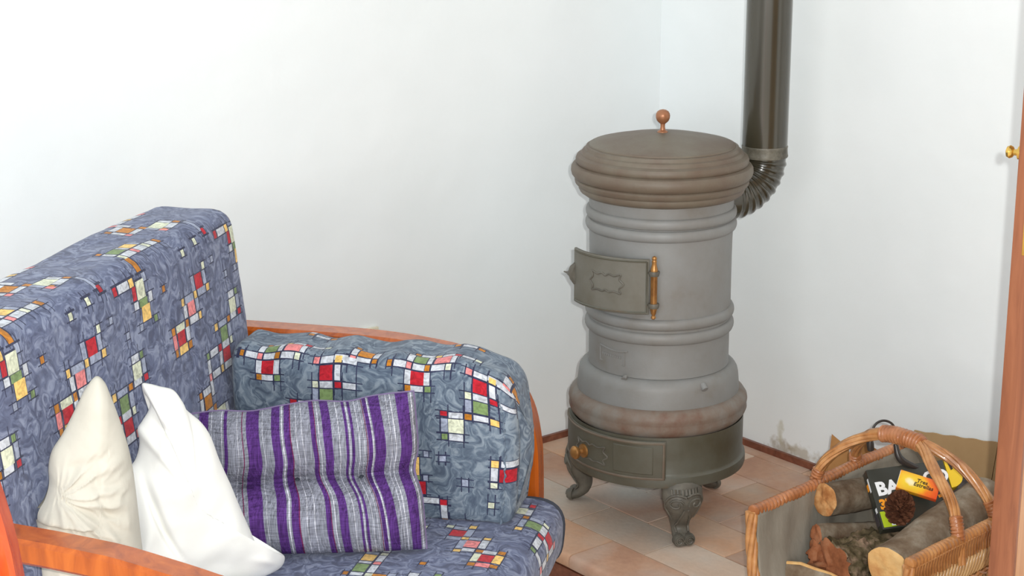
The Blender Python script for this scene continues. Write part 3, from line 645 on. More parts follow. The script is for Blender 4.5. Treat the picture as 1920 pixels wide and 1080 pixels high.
# arm frames (near and far), profile of the bent front
def arm_side(w0, w1, droop):
    fr = MB()
    outer = [(-.30, .560), (.10, .560), (.2426, .558), (.34, .5500), (.425, .5360), (.475, .516), (.520, .482), (.549, .435), (.563, .375), (.568, .300), (.568, .10), (.566, -HP)]
    inner = [(-.30, .522), (.10, .522), (.2426, .519), (.33, .510), (.405, .494), (.445, .476), (.480, .449), (.502, .415), (.514, .370), (.518, .300), (.518, .10), (.520, -HP)]
    O = cat_curve([Vector((a, b, 0)) for a, b in outer], 4); I = cat_curve([Vector((a, b, 0)) for a, b in inner], 4)
    if droop:   # the near arm sags a little towards the front
        for p in O+I: p.y -= float(np.interp(p.x, [0, .11, .20, .275, .353, .45], [0, .008, .017, .029, .039, .045]))*float(np.interp(p.y, [.2, .44], [0, 1]))
    V = []; F = []; b = .006
    for o, i in zip(O, I):
        d = (i-o); L = d.length; dn = d/L
        ring = [(o+dn*b, w0), (o, w0+b), (o, w1-b), (o+dn*b, w1), (i-dn*b, w1), (i, w1-b), (i, w0+b), (i-dn*b, w0)]
        V += [Vector((p.x, w_, p.y+ZS)) for p, w_ in ring]
    n = 8
    for k in range(len(O)-1):
        for j in range(n): F.append((k*n+j, k*n+(j+1) % n, (k+1)*n+(j+1) % n, (k+1)*n+j))
    F += [tuple(range(n)), tuple(range((len(O)-1)*n, len(O)*n))]
    a = mk('armrest', V, F, M['wood'], sofa, 35)
    mk('rear_post', *boxg(-.30, -.25, w0+.004, w1-.004, 0, .512+ZS, .004), M['wood'], sofa)
    mk('side_rail', *boxg(-.25, .52, w0+.012, w1-.012, .03+ZS, .09+ZS, .004), M['wood'], sofa)
arm_side(0.0, .055, 0); arm_side(-1.040, -.985, 1)
mk('front_rail', *boxg(.525, .553, -.985, 0, .03+ZS, .10+ZS, .004), M['wood'], sofa)
mk('back_rail', *boxg(-.29, -.262, -.985, 0, .40+ZS, .46+ZS, .004), M['wood'], sofa)
mk('back_rail', *boxg(-.29, -.262, -.985, 0, .05+ZS, .11+ZS, .004), M['wood'], sofa)
# seat: profile starts at the bottom-front going up and back
seatprof = [(.615, .13), (.628, .262), (-.02, .262), (-.02, .13)]
seat, lpS = box_cushion('seat_cushion', seatprof, [.05, .055, .02, .02], -.982, -.010, .014, PB, (0, .423), M['fabric'], sofa, (0, .78), bulge=.006)
def pipe_at(wc, lp, name, t0, t1, par, ins=0.001):
    P = [];
    for k in range(61):
        q, n = lp.at(t0+(t1-t0)*k/60); P.append(Vector((q.x, wc, q.y+ZS)))
    mk(name, *tube(P, .0042, 8), M['piping'], par)
pipe_at(-.020, lpS, 'piping', 0, .70, seat)
# back cushion: front face leans; profile from the bottom front going up over the crest
backprof = [(.022, .262), (-.032, .800), (-.205, .800), (-.190, .262)]
bp = rounded_loop(backprof, [.02, .062, .05, .03])
# pattern v must equal height z on the front: off = z0 of loop start
back, lpB = box_cushion('back_cushion', backprof, [.02, .040, .045, .03], -.982, -.006, .030, PB, (0, .252), M['fabric'], sofa, (0, .86), bulge=.010)

# loose box cushion leaning on the far arm
bol = thing('box_cushion', 'grey blue box cushion with coloured squares standing against the far sofa arm', 'cushion', SO, SA)
# local frame (x=depth, y=width, z): built as profile in (y,z), extruded along depth -> reuse printed() directly
def bolster():
    prof = [(-.168, .262), (-.170, .572), (-.030, .572), (-.024, .262)]
    lp = Loop(rounded_loop(prof, [.018, .040, .035, .02]))
    x0, x1 = .012, .556; er = .022
    ue = [e for c in PBL['c'] for e in c[1:3]]; ve = [e for c in PBL['c'] for e in c[3:5]]
    off_s = .252  # arc start height
    U = cut_lines(ue, .29, x0+er, x1-er, .018)
    U = [x0+er*(1-math.cos(a)) for a in np.linspace(0, math.pi/2, 6)][:-1]+U+[x1-er*(1-math.sin(a)) for a in np.linspace(0, math.pi/2, 9)][1:]
    U += [x1+.1*k/8 for k in range(1, 9)]
    S = cut_lines([e-off_s for e in ve], .40, 0, lp.L, .018); S = [s for s in S if s <= .52]+list(np.arange(.535, lp.L-.004, .02))+[lp.L]
    def topfall(u, z):
        t = max(0, (u-.46)/(x1-.46)); return -.050*t**2.2*max(0, (z-.40)/.17)+.0035*math.sin(u*60)*max(0, (z-.5)/.07)
    def pos(u, s):
        q, n = lp.at(s); e = 0
        if u < x0+er: e = er-math.sqrt(max(0, er*er-(x0+er-u)**2))
        if u > x1-er: e = er-math.sqrt(max(0, er*er-(min(u, x1)-x1+er)**2))
        area = -1
        q = q+n*area*e
        if u > x1:      # bulging boxed end
            tt = (u-x1)/.1; q = q.lerp(Vector((-.098, .417)), tt**1.3*.98); zz = (q.y-.262)/.31
            return (x1+.026*math.sin(tt*math.pi/2)*(.35+.65*math.sin(math.pi*min(1, max(0, zz))))+.003*noise.noise(Vector((q.x*40, q.y*40, 1))), q.x, q.y+topfall(x1, q.y))
        t = (u-x0)/(x1-x0); tz = min(1, max(0, (q.y-.262)/.31)); bb = .012*(4*t*(1-t))**.5*math.sin(math.pi*tz)**.5 if 0 < t < 1 and 0 < tz < 1 else 0
        lmp = .004*noise.noise(Vector((u*9, s*9, 7.3)))+.0028*noise.noise(Vector((u*26, s*26, 2.3)))
        q = q-n*area*(bb+lmp)
        return (u+.012*math.sin(math.pi*tz)*max(0, (u-.45)/.1), q.x, q.y+topfall(u, q.y))
    return printed('cushion_body', U, S, pos, lambda UU, SS: (UU, SS+off_s, (SS <= .52) & (UU < x1+.02)), PBL, M['fabric_g'], bol, caps=lambda idx: [list(idx[0, :-1])[::-1], list(idx[-1, :-1])]), lp, x0, x1
bo, lpb, bx0, bx1 = bolster()
# boxed seam along the front edge of the big face and gusset
P = []
for k in range(70):
    t = k/69; z = .268+.270*t; P.append(Vector((bx1-.020+.011*math.sin(math.pi*t)+.0012*math.sin(k*1.3), -.1700-.005*math.sin(math.pi*t), z-.03*t**3)))
unprinted(mk('seam_piping', *tube(cat_curve(P, 2), lambda i, f, t: .0017+.0006*math.sin(i*.9), 6), M['fabric_g'], bo))
# ---------------------------------------------------------------- striped cushion
st_c = thing('striped_cushion', 'purple and grey striped tufted cushion leaning on the blue box cushion', 'cushion', SO, SA)
def stripe_mesh():
    Ls = 984.; X = lambda x: (x+124)/Ls
    pur = [(-60, -22), (43, 57), (140, 196), (250, 286), (303, 326), (408, 424), (455, 491), (549, 561), (575, 588), (657, 677), (690, 737), (795, 838)]
    wht = [(-10, -7), (32, 35), (100, 102), (210, 212), (293, 297), (350, 352), (372, 374), (437, 440), (520, 523), (566, 569), (610, 613), (634, 636), (680, 684), (760, 762), (775, 778), (846, 850)]
    red = [(120, 124), (326, 330), (424, 427), (650, 654)]
    top = [(.014, -.378, .510), (.071, -.356, .515), (.124, -.338, .512), (.176, -.317, .520), (.229, -.296, .526), (.283, -.279, .523), (.327, -.260, .531), (.394, -.235, .537)]
    bot = [(.038, -.462, .267), (.098, -.440, .272), (.159, -.415, .275), (.220, -.395, .274), (.296, -.368, .272), (.345, -.352, .272), (.390, -.336, .272), (.438, -.317, .272)]
    TT = cat_curve(top, 8); BB = cat_curve(bot, 8)
    def lerpc(Cv, u): x = u*(len(Cv)-1); i = min(int(x), len(Cv)-2); return Cv[i].lerp(Cv[i+1], x-i)
    E = set([0, 1]);
    for lst in (pur, wht, red):
        for a, b in lst: E.update((X(a), X(b)))
    E = sorted(e for e in E if 0 <= e <= 1); U = [E[0]]
    for x in E[1:]:
        n = int((x-U[-1])/.008); a = U[-1]
        for k in range(1, n+1): U.append(a+(x-a)*k/(n+1))
        U.append(x)
    Vs = [i/70 for i in range(71)]
    a0, b0, c0 = lerpc(TT, .5), lerpc(BB, .5), lerpc(BB, 1)-lerpc(BB, 0)
    N = (a0-b0).cross(c0).normalized()
    if N.y > 0: N = -N
    T = .058
    tufts = [(.06, .50), (.24, .50), (.47, .49), (.76, .49), (.985, .5)]
    def pos(u, v, side):
        w_ = .012*math.sin(math.pi*v)*0
        p = lerpc(BB, u).lerp(lerpc(TT, u), v)
        # right edge pulled in at the tuft row
        p = p-(lerpc(BB, 1)-lerpc(BB, 0)).normalized()*.010*math.exp(-((v-.5)/.10)**2)*u**6
        lobe = abs(math.sin(math.pi*min(1, max(0, (v/.5 if v < .5 else (v-.5)/.5)))))**.5 if side > 0 else math.sin(math.pi*v)**.5
        mid = .12*math.exp(-((v-.5)/.05)**2) if side > 0 else 0
        h = max(lobe, mid)*T*(min(1, 5*u)**.5)*(min(1, 7*(1-u))**.5)
        if side > 0:
            for tu, tv in tufts: h -= .016*math.exp(-((u-tu)/.035)**2-((v-tv)/.055)**2)
            h += .0045*math.sin(u*math.pi*2*5.3+v*1.5)*math.sin(math.pi*v)+.004*noise.noise(Vector((u*8, v*5, .4)))*math.sin(math.pi*v)
            # shear wobble of stripes
            p = p-(lerpc(BB, 1)-lerpc(BB, 0)).normalized()*.009*math.exp(-((v-.5)/.09)**2)*math.sin(math.pi*u)
            p = p+(lerpc(BB, 1)-lerpc(BB, 0)).normalized()*.004*math.sin(v*9+u*8)*math.sin(math.pi*v)*math.sin(math.pi*u)
        return p+N*(h*side if side > 0 else -h*.55)
    V = []; F = []; C = []
    cp, cg, cw, cr = lin(86, 52, 118), lin(138, 140, 152), lin(206, 206, 216), lin(112, 40, 80)
    def colr(u):
        for a, b in wht:
            if X(a) <= u < X(b): return cw
        for a, b in red:
            if X(a) <= u < X(b): return cr
        for a, b in pur:
            if X(a) <= u < X(b): return cp
        return cg
    nu, nv = len(U), len(Vs)
    for side in (1, -1):
        base = len(V)
        for u in U:
            for v in Vs: V.append(pos(u, v, side))
        for i in range(nu-1):
            cc = colr((U[i]+U[i+1])/2)
            for j in range(nv-1):
                f = (base+i*nv+j, base+(i+1)*nv+j, base+(i+1)*nv+j+1, base+i*nv+j+1); F.append(f if side < 0 else f[::-1]); C += [cc]*4
    me = bpy.data.meshes.new('cushion_cover'); me.from_pydata([tuple(v) for v in V], [], F); me.update()
    at = me.color_attributes.new('print', 'FLOAT_COLOR', 'CORNER'); at.data.foreach_set('color', np.array(C).ravel())
    me.polygons.foreach_set('use_smooth', [True]*len(me.polygons))
    m, nt, p = nm('woven_stripes'); L = nt.links.new
    a = nd(nt, 'ShaderNodeAttribute', attribute_name='print'); tc = nd(nt, 'ShaderNodeTexCoord')
    def thr(sx):
        mp = nd(nt, 'ShaderNodeMapping'); mp.inputs['Scale'].default_value = sx; L(tc.outputs['Object'], mp.inputs[0])
        n = nd(nt, 'ShaderNodeTexNoise', i_Scale=1., i_Detail=2.); L(mp.outputs[0], n.inputs['Vector']); return n.outputs[0]
    t1 = thr((900, 300, 22)); t2 = thr((40, 40, 700)); t3 = thr((380, 120, 9))
    ad = nd(nt, 'ShaderNodeMath', operation='ADD'); L(t1, ad.inputs[0]); L(t2, ad.inputs[1])
    ad2 = nd(nt, 'ShaderNodeMath', operation='ADD'); L(ad.outputs[0], ad2.inputs[0]); L(t3, ad2.inputs[1])
    mr = nd(nt, 'ShaderNodeMapRange', i_1=1.15, i_2=1.85, i_3=.45, i_4=1.5); L(ad2.outputs[0], mr.inputs[0])
    mu = nd(nt, 'ShaderNodeMix', data_type='RGBA', blend_type='MULTIPLY', i_0=1.); L(a.outputs['Color'], mu.inputs[6]); L(mr.outputs[0], mu.inputs[7])
    L(mu.outputs[2], p.inputs['Base Color']); p.inputs['Roughness'].default_value = .9; p.inputs['Specular IOR Level'].default_value = .15
    b = nd(nt, 'ShaderNodeBump', i_Strength=.5, i_Distance=.003); L(ad2.outputs[0], b.inputs['Height']); L(b.outputs[0], p.inputs['Normal'])
    me.materials.append(m); o = link('cushion_cover', me, st_c)
    for tu, tv in tufts[1:4]:
        q = pos(tu, tv, 1); mk('tuft', *tube([q-N*.004, q+N*.001, q+N*.004], lambda i, f, t: [.003, .005, .002][i], 8), M['piping'], o)
    P = [lerpc(TT, k/40) for k in range(41)]+[lerpc(TT, 1).lerp(lerpc(BB, 1), k/20)-(lerpc(BB, 1)-lerpc(BB, 0)).normalized()*.010*math.exp(-((1-k/20-.5)/.10)**2) for k in range(1, 21)]
    mk('edge_seam', *tube(P, .0022, 6), M['purple_piping'], o)
M['purple_piping'] = plain('purple_piping', lin(120, 104, 140), .9)
stripe_mesh()

# ---------------------------------------------------------------- white pillows: pinched outline, inflated, creased
def pillow(name, label, outline, w0, k, cen, thick, creases, seed, mat_, bias=0., fold=False):
    t = thing(name, label, 'pillow', SO, SA)
    s = math.sqrt(1+k*k); ax = Vector((1/s, k/s, 0)); N = Vector((k/s, -1/s, 0))   # N toward the camera side
    O = [Vector((a, b, 0)) for a, b in outline]; O = cat_curve(O, 6, True); n = len(O); c = Vector((cen[0], cen[1], 0)); NRr = 64
    V = []; F = []
    def pt(r, o, side):
        q = c+(o-c)*r; h = thick*(1-r**2.4)**.62
        if side > 0:
            for (x, y, dx, dy, wd, am) in creases:
                L = math.hypot(dx, dy); ux, uy = dx/L, dy/L; ex, ey = q.x-x, q.y-y
                al = ex*ux+ey*uy; ac = -ex*uy+ey*ux+.25*al*al/L*(1 if am > 0 else -1)
                if -L*.6 < al < L*1.1: g = math.exp(-((al-L/2)/(L*.45))**2)
                else: g = 0
                h += (.9 if w0 < -.8 else 1.2)*am*g*math.exp(-(ac/wd)**2)*(1-r**6)
            if fold:      # soft creases running from the middle, and the case's corner folded over at the side
                for (a_, sx_, sy_) in ((.0065, 20, 9), (.004, 34, 17)):
                    ang = math.atan2(q.y-.56, q.x-.03); rad = math.hypot(q.y-.56, q.x-.03)
                    h += a_*(max(0, 1-3.2*abs(noise.noise(Vector((ang*sx_*.12, rad*sy_, seed+a_*900)))))-.4)*(1-r**6)*min(1, max(0, (.64-q.y)/.06))
                yl = .512+.10*(.08-q.x)*(1 if q.x < .08 else 0)-.002; t_ = q.y-yl; fx_ = 1/(1+math.exp((q.x-.072)/.006))
                if t_ > -.012: h += .020*fx_/(1+math.exp(-(t_-.001)/.0014))*math.exp(-(max(0, t_)/.026)**1.5)
            vv = Vector((q.x*9, q.y*9, seed)); h += (.010*noise.noise(vv)+.005*noise.noise(vv*2.7))*(1-r**4)
        else: h = h*.4
        h += 0
        return Vector((0, w0, 0))+ax*q.x+N*(h*side+bias*(q.y-.3))+UP*q.y
    for side in (1, -1):
        base = len(V); V.append(pt(0, O[0], side))
        for i in range(1, NRr+1):
            r = (i/NRr)**.85
            for o in O: V.append(pt(r, o, side))
        for j in range(n): F.append((base, base+1+j, base+1+(j+1) % n))
        for i in range(NRr-1):
            for j in range(n): F.append((base+1+i*n+j, base+1+(i+1)*n+j, base+1+(i+1)*n+(j+1) % n, base+1+i*n+(j+1) % n))
    me = bpy.data.meshes.new('pillowcase'); me.from_pydata([tuple(v) for v in V], [], F)
    bm = bmesh.new(); bm.from_mesh(me); bmesh.ops.remove_doubles(bm, verts=bm.verts, dist=.0004); bmesh.ops.recalc_face_normals(bm, faces=bm.faces); bm.to_mesh(me); bm.free()
    smooth(me, 180); me.materials.append(mat_); o = link('pillowcase', me, t)
    return t, o, (lambda x, y, h: Vector((0, w0, 0))+ax*x+N*h+UP*y)
PA = [(.104, .726), (.116, .716), (.123, .696), (.130, .672), (.140, .633), (.147, .597), (.151, .553), (.155, .467), (.158, .379), (.150, .300), (.125, .268), (.04, .268), (.006, .30), (-.003, .38), (-.004, .442), (.002, .493), (.000, .510), (.002, .530), (.016, .548), (.024, .570), (.025, .595), (.032, .620), (.050, .645), (.069, .677), (.087, .708)]
PBo = [(.079, .648), (.092, .645), (.108, .638), (.130, .628), (.143, .608), (.150, .591), (.173, .566), (.188, .540), (.202, .494), (.219, .448), (.231, .412), (.248, .364), (.266, .318), (.294, .304), (.312, .294), (.306, .276), (.280, .266), (.24, .262), (.178, .262), (.084, .264), (.036, .284), (.023, .353), (.023, .400), (.029, .464), (.041, .499), (.060, .523), (.068, .549), (.066, .572), (.074, .584), (.086, .600), (.090, .617), (.080, .634)]
ta, oa, fa = pillow('pillow', 'shaded cream white pillow at the left, creased, tucked between the near arm and sofa back', PA, -.88, .8, (.082, .50), .060,
    [(.03, .56, .09, .02, .006, .006), (.05, .55, .09, -.06, .007, -.007), (.04, .52, .10, -.03, .006, .007), (.06, .50, .08, -.09, .007, -.007), (.05, .47, .06, -.12, .007, .008), (.085, .62, -.01, -.12, .006, -.005), (.03, .60, .07, .0, .007, -.006), (.06, .44, .02, -.12, .006, -.008), (.09, .52, .05, -.10, .006, .006)], 2.2, M['shaded_cream_cloth'], fold=True)
tb, ob, fb = pillow('pillow', 'bright white pillow standing on the seat, right of the shaded cream one, before the striped cushion', PBo, -.67, 1.0, (.140, .440), .062,
    [(.062, .50, .01, -.15, .006, -.016), (.055, .44, .00, -.12, .012, .010), (.085, .60, .02, -.05, .006, -.008), (.100, .60, .0, -.08, .005, .004), (.050, .34, .01, -.05, .006, -.008), (.24, .32, .06, -.02, .008, .005)], 5.1, M['white_cloth'])

# ---------------------------------------------------------------- wooden chair in the near left corner (only its back post shows)
ch = thing('wooden_chair', 'red varnished wooden chair, only its back post showing at the bottom left edge', 'chair', (-.555, -2.36, -HP), math.radians(8))
def cbar(name, P, w_, d_, par=ch, mat=None):
    P = [Vector(p) for p in P]; V = []; F = []; b = .004
    for p in P:
        V += [p+Vector(q) for q in ((-w_+b, -d_, 0), (w_-b, -d_, 0), (w_, -d_+b, 0), (w_, d_-b, 0), (w_-b, d_, 0), (-w_+b, d_, 0), (-w_, d_-b, 0), (-w_, -d_+b, 0))]
    for k in range(len(P)-1):
        for j in range(8): F.append((k*8+j, k*8+(j+1) % 8, (k+1)*8+(j+1) % 8, (k+1)*8+j))
    F += [tuple(range(8)), tuple(range((len(P)-1)*8, len(P)*8))]
    return mk(name, V, F, mat or M['woodred'], par, 40)
# chair's side faces the camera: back posts at local x ~0, seat towards -x ; posts lean toward -x at the top
for y in (0, -.40):
    cbar('back_post', cat_curve([(-.055, y, 0), (-.028, y, .25), (-.015, y, .46), (-.004, y, .80), (-.011, y, .99), (-.028, y, 1.09), (-.058, y, 1.17)], 4), .020, .017)
    cbar('front_leg', [(-.44, y, 0), (-.43, y, .44)], .019, .017)
    cbar('stretcher', [(-.42, y, .16), (-.04, y, .19)], .001, .008)
mk('seat', *boxg(-.46, .0, -.42, .02, .44, .465, .008), M['woodred'], ch)
for z in (.72, .92, 1.09): mk('back_slat', *boxg(-.030-(.012 if z > 1 else 0), -.012-(.012 if z > 1 else 0), .017-.40, -.017, z, z+.06, .004), M['woodred'], ch)

# ---------------------------------------------------------------- brass door hardware
def dl(x, y, z): return Vector((x, y, z))
q = MB().add(*tube([dl(.010, y, 1.050) for y in (-.001, .003, .0045, .010, .012, .016, .020, .0225)], lambda i, f, t: [.010, .010, .005, .0045, .008, .0098, .008, .002][i], 18)); q.build('door_knob', M['brass_hi'], door)
q = MB().add(*boxg(-.002, .001, -.034, -.016, .90, .985, .001)); q.build('latch_plate', M['brass_hi'], door)
for z in (.908, .977): MB().add(*tube([dl(-.0015, -.025, z), dl(-.0035, -.025, z)], .0035, 10)).build('screw', M['brass'], door)

# ---------------------------------------------------------------- log basket
TB = math.atan2(.755, .656); CB = Vector((.5037, -.493, 0))
bk = thing('log_basket', 'wicker log basket with grey cloth lining and twin arched handle on the hearth', 'basket', CB, TB)
UPR = [(.1755, .25), (.174, .20), (.168, .14), (.155, .09), (.130, .048), (.090, .022), (.045, .012), (0, .010)]
PR = UPR+[(-y, z) for y, z in UPR[-2::-1]]           # back rim -> bottom -> front rim, in (y,z)
PRc = [Vector((a, b, 0)) for a, b in PR]; PRd = cat_curve(PRc, 4)
LX = .288
def shell(name, off, mat, x0, x1, nx, wr=0, thick=.0035, ztop=.25):
    V = []; F = []; m = len(PRd)
    for i in range(nx+1):
        x = x0+(x1-x0)*i/nx
        for j, p in enumerate(PRd):
            a = PRd[max(j-1, 0)]; b = PRd[min(j+1, m-1)]; t = (b-a).normalized(); nn = Vector((-t.y, t.x, 0))   # inward
            if nn.dot(Vector((0, .2, 0))-p) < 0: nn = -nn
            q_ = p+nn*(off+(wr*noise.noise(Vector((x*22, j*.35, 1.2)))+wr*.6*math.sin(x*90+j*.2) if wr else 0))
            V.append(Vector((x, q_.x, q_.y)))
    for i in range(nx):
        for j in range(m-1): F.append((i*m+j, (i+1)*m+j, (i+1)*m+j+1, i*m+j+1))
    o = mk(name, V, F, mat, bk, 180); md = o.modifiers.new('t', 'SOLIDIFY'); md.thickness = thick; md.offset = 0; return o
shell('basket_body', .003, M['wicker_dk'], -LX+.004, LX-.004, 30)
shell('cloth_lining', .0095, M['lining'], -LX+.004, LX-.008, 90, wr=.0022, thick=.002)
# rims, end braids
for s in (1, -1):
    P = cat_curve([Vector((x, s*(.1755+.002*math.sin(x*9)), .252+.002*math.sin(x*13+s))) for x in np.linspace(-LX, LX, 14)], 3)
    q = MB().add(*wrapped(P, .0115, .011, 12, .0018)); q.build('rim', M['wicker_red'] if s > 0 else M['wicker'], bk, 60)
    PE = [Vector((s*LX, p.x, p.y)) for p in PRd]
    rope(PE, 4, .0065, .0062, 26, 7).build('end_braid', M['wicker'], bk, 60)
# woven rods on the outside
SL = [0]
for i in range(1, len(PRd)): SL.append(SL[-1]+(PRd[i]-PRd[i-1]).length)
def outer(s, x, off=.0):
    s = min(max(s, 0), SL[-1]-1e-5); j = max(k for k in range(len(SL)) if SL[k] <= s); j = min(j, len(SL)-2)
    p = PRd[j].lerp(PRd[j+1], (s-SL[j])/(SL[j+1]-SL[j])); t = (PRd[j+1]-PRd[j]).normalized(); nn = Vector((-t.y, t.x, 0))
    if nn.dot(Vector((0, .2, 0))-p) > 0: nn = -nn
    q_ = p+nn*off; return Vector((x, q_.x, q_.y))
TOT = SL[-1]
wv = MB(); wl_ = MB(); cr = MB(); rr = random.Random(11)
for sd in (0, 1):
    fs = (lambda d: TOT-d) if sd else (lambda d: d)
    # wrapping strands just under the rim
    x = -LX+.012
    while x < LX-.012:
        j = rr.uniform(-.001, .001)
        wv.add(*tube([outer(fs(.0), x-.002, .009), outer(fs(.018), x+j, .0055), outer(fs(.040), x+.006+j, .004)], lambda i, f, t: [.0042, .0040, .003][i], 6)); x += .0092
    rowsd = [(.036, .083), (.094, .140), (.151, .197)]
    for a, b in rowsd:
        x = -LX+.016
        while x < LX-.02:
            sl = -.018 if sd else .018
            wl_.add(*tube([outer(fs(a), x-sl*.5, .003), outer(fs(a+.008), x-sl*.35, .0055), outer(fs((a+b)/2), x, .0065), outer(fs(b-.008), x+sl*.35, .0055), outer(fs(b), x+sl*.5, .003)], lambda i, f, t: [.002, .0036, .0038, .0036, .002][i], 6)); x += .0112+rr.uniform(-.0008, .0008)
    for d in (.0885, .1455, .203):
        for off_ in (-.0028, .0028):
            cr.add(*tube([outer(fs(d+off_+.0016*math.sin(xx*260+(0 if off_ < 0 else 3.14))), xx, .0065) for xx in np.linspace(-LX+.01, LX-.01, 150)], .0032, 6))
o = wv.build('border_wrapping', M['wicker'], bk, 60); tag(o, kind='stuff')
o = wl_.build('wicker_weave', M['wicker_lt'], bk, 60); tag(o, kind='stuff')
o = cr.build('twined_course', M['wicker'], bk, 60); tag(o, kind='stuff')
# twin handle
AP = Vector((-.040, .020, .379))
hd = link('handle', None, bk)
def hpath(bx, fx, sx):
    return cat_curve([Vector((bx, .1755, .215)), Vector((bx, .179, .262)), Vector((bx*.75-.01, .160, .305)), Vector((bx*.45-.02, .118, .345)), Vector((-.035+sx, .070, .3695)), Vector((-.040+sx*.8, .020, .3795)), Vector((-.046+sx, -.034, .3770)), Vector(((fx-.05)*.5+sx*.5, -.095, .352)), Vector((fx*.8-.01, -.147, .308)), Vector((fx, -.172, .262)), Vector((fx+.002, -.180, .205))], 5)
h1 = hpath(-.080, -.127, -.006); h2 = hpath(.052, -.001, .006)
rope(h1, 6, .0062, .0050, 14, 6).build('handle_arch', M['wicker'], hd, 60)
rope(h2, 6, .0062, .0050, 14, 6).build('handle_arch', M['wicker'], hd, 60)
mid = [(a+b)/2 for a, b in zip(h1, h2)]; n = len(mid)
MB().add(*wrapped(mid[21:31], .0165, .007, 16, .0015)).build('handle_wrap', M['wicker_red'], hd, 60)
for h in (h1, h2):
    MB().add(*wrapped(h[3:8], .0125, .006, 12, .0014)).build('handle_wrap', M['wicker_red'], hd, 60)
    MB().add(*wrapped(h[-9:-4], .0125, .006, 12, .0014)).build('handle_wrap', M['wicker_red'], hd, 60)

# firewood
def log(name, label, p0, p1, rad, bk_m, cut_m, seed, flat=1.0, rough_=.12, taper=.95, group='firewood in the basket', endlump=.0, nx=26, tilt=0, half=None, n=28, rug=0.):
    p0, p1 = Vector(p0), Vector(p1); ax = p1-p0; L = ax.length
    o = thing(name, label, 'log', CB+Matrix.Rotation(TB, 4, 'Z').to_3x3()@p0, 0, group)
    rot = (Matrix.Rotation(TB, 4, 'Z')@ax.to_track_quat('X', 'Z').to_matrix().to_4x4()@Matrix.Rotation(tilt, 4, 'X'))
    o.rotation_euler = rot.to_euler()
    V = []; F = []
    def rr_(x, th):
        if half is not None:
            c = math.cos(th-half); base = rad if c > -.15 else rad*.15/max(.15, -c)*1.0
        else: base = rad
        v = Vector((x*9, math.cos(th)*1.4, math.sin(th)*1.4+seed))
        return base*(1+rough_*noise.noise(v)+rough_*.5*noise.noise(v*3)+rough_*.25*noise.noise(v*8)+rug*abs(noise.noise(v*4.3))+rug*.6*noise.noise(v*13))*(1-(1-taper)*x/L)
    for i in range(nx+1):
        x = L*i/nx
        for k in range(n):
            th = 2*math.pi*k/n; r_ = rr_(x, th); xx = x+(endlump*noise.noise(Vector((th, seed, 0))) if i in (0, nx) else 0)
            V.append(Vector((xx, r_*math.cos(th), r_*math.sin(th)*flat)))
    for i in range(nx):
        for k in range(n): F.append((i*n+k, i*n+(k+1) % n, (i+1)*n+(k+1) % n, (i+1)*n+k))
    mk('bark', V, F, bk_m, o, 50)
    for e, nam in ((0, 'cut_end'), (nx, 'cut_end')):
        V2 = []; F2 = []; s = -1 if e == 0 else 1; K = 6
        for j in range(K+1):
            f = 1-j/K
            for k in range(n):
                v = V[e*n+k]; V2.append(Vector((v.x*(1 if j == 0 else 1)+s*.002*(j > 0)+(.0035*noise.noise(Vector((v.y*90*f, v.z*90*f, seed))) if j else 0), v.y*f, v.z*f)))
        for j in range(K):
            for k in range(n): F2.append((j*n+k, j*n+(k+1) % n, (j+1)*n+(k+1) % n, (j+1)*n+k))
        mk(nam, V2, F2, cut_m, o, 180)
    return o
log('firewood_log', 'grey barked log with rough tan cut end, highest at the back left of the basket', (-.108, .136, .234), (.11, .085, .215), .033, M['bark_brown'], M['cut_tan'], 1.2, endlump=.004)
log('firewood_log', 'thin dark branch with small reddish end under the tan ended log', (-.152, .122, .180), (.05, .06, .150), .018, M['bark_brown'], M['cut_red'], 3.4, rough_=.2)
log('firewood_log', 'dark mossy log with broken reddish end in the middle of the basket', (-.165, .080, .128), (.13, .02, .12), .048, M['bark_moss'], M['cut_red'], 5.5, rough_=.24, endlump=.012, nx=70, n=56, rug=.28)
ck = thing('bark_chunk', 'broken reddish piece of bark on the mossy log at the basket lining', 'bark', CB, TB)
V = []; F = []; NU, NV = 22, 12; rr = random.Random(8)
for j in range(NV+1):
    el = math.pi*j/NV-math.pi/2
    for i in range(NU):
        a = 2*math.pi*i/NU; v = Vector((math.cos(a)*math.cos(el), math.sin(a)*math.cos(el), math.sin(el))); k = 1+.45*noise.noise(v*1.6+Vector((4, 0, 0)))+.3*abs(noise.noise(v*4))
        V.append(Vector((-.140, .118, .142))+Vector((v.x*.030, v.y*.020, v.z*.024))*k)
for j in range(NV):
    for i in range(NU): F.append((j*NU+i, j*NU+(i+1) % NU, (j+1)*NU+(i+1) % NU, (j+1)*NU+i))
mk('bark_piece', V, F, M['cut_red'], ck, 35)
log('firewood_log', 'largest grey log with pale yellow cut end lying along the front rim', (-.205, -.080, .186), (.135, -.074, .230), .046, M['bark_grey'], M['cut_pale'], 7.7, rough_=.07)
for i, (a, b, r_, lb) in enumerate([((-.22, .062, .060), (.20, .055, .062), .036, 'brown log at the basket bottom under the mossy log'), ((-.23, -.030, .054), (.22, -.028, .056), .034, 'brown log on the basket floor in the middle'), ((-.21, -.098, .098), (.20, -.095, .100), .034, 'brown log low down beneath the largest grey log')]):
    log('firewood_log', lb, a, b, r_, M['bark_brown'], M['cut_tan'], 11+i*3.3, rough_=.1)
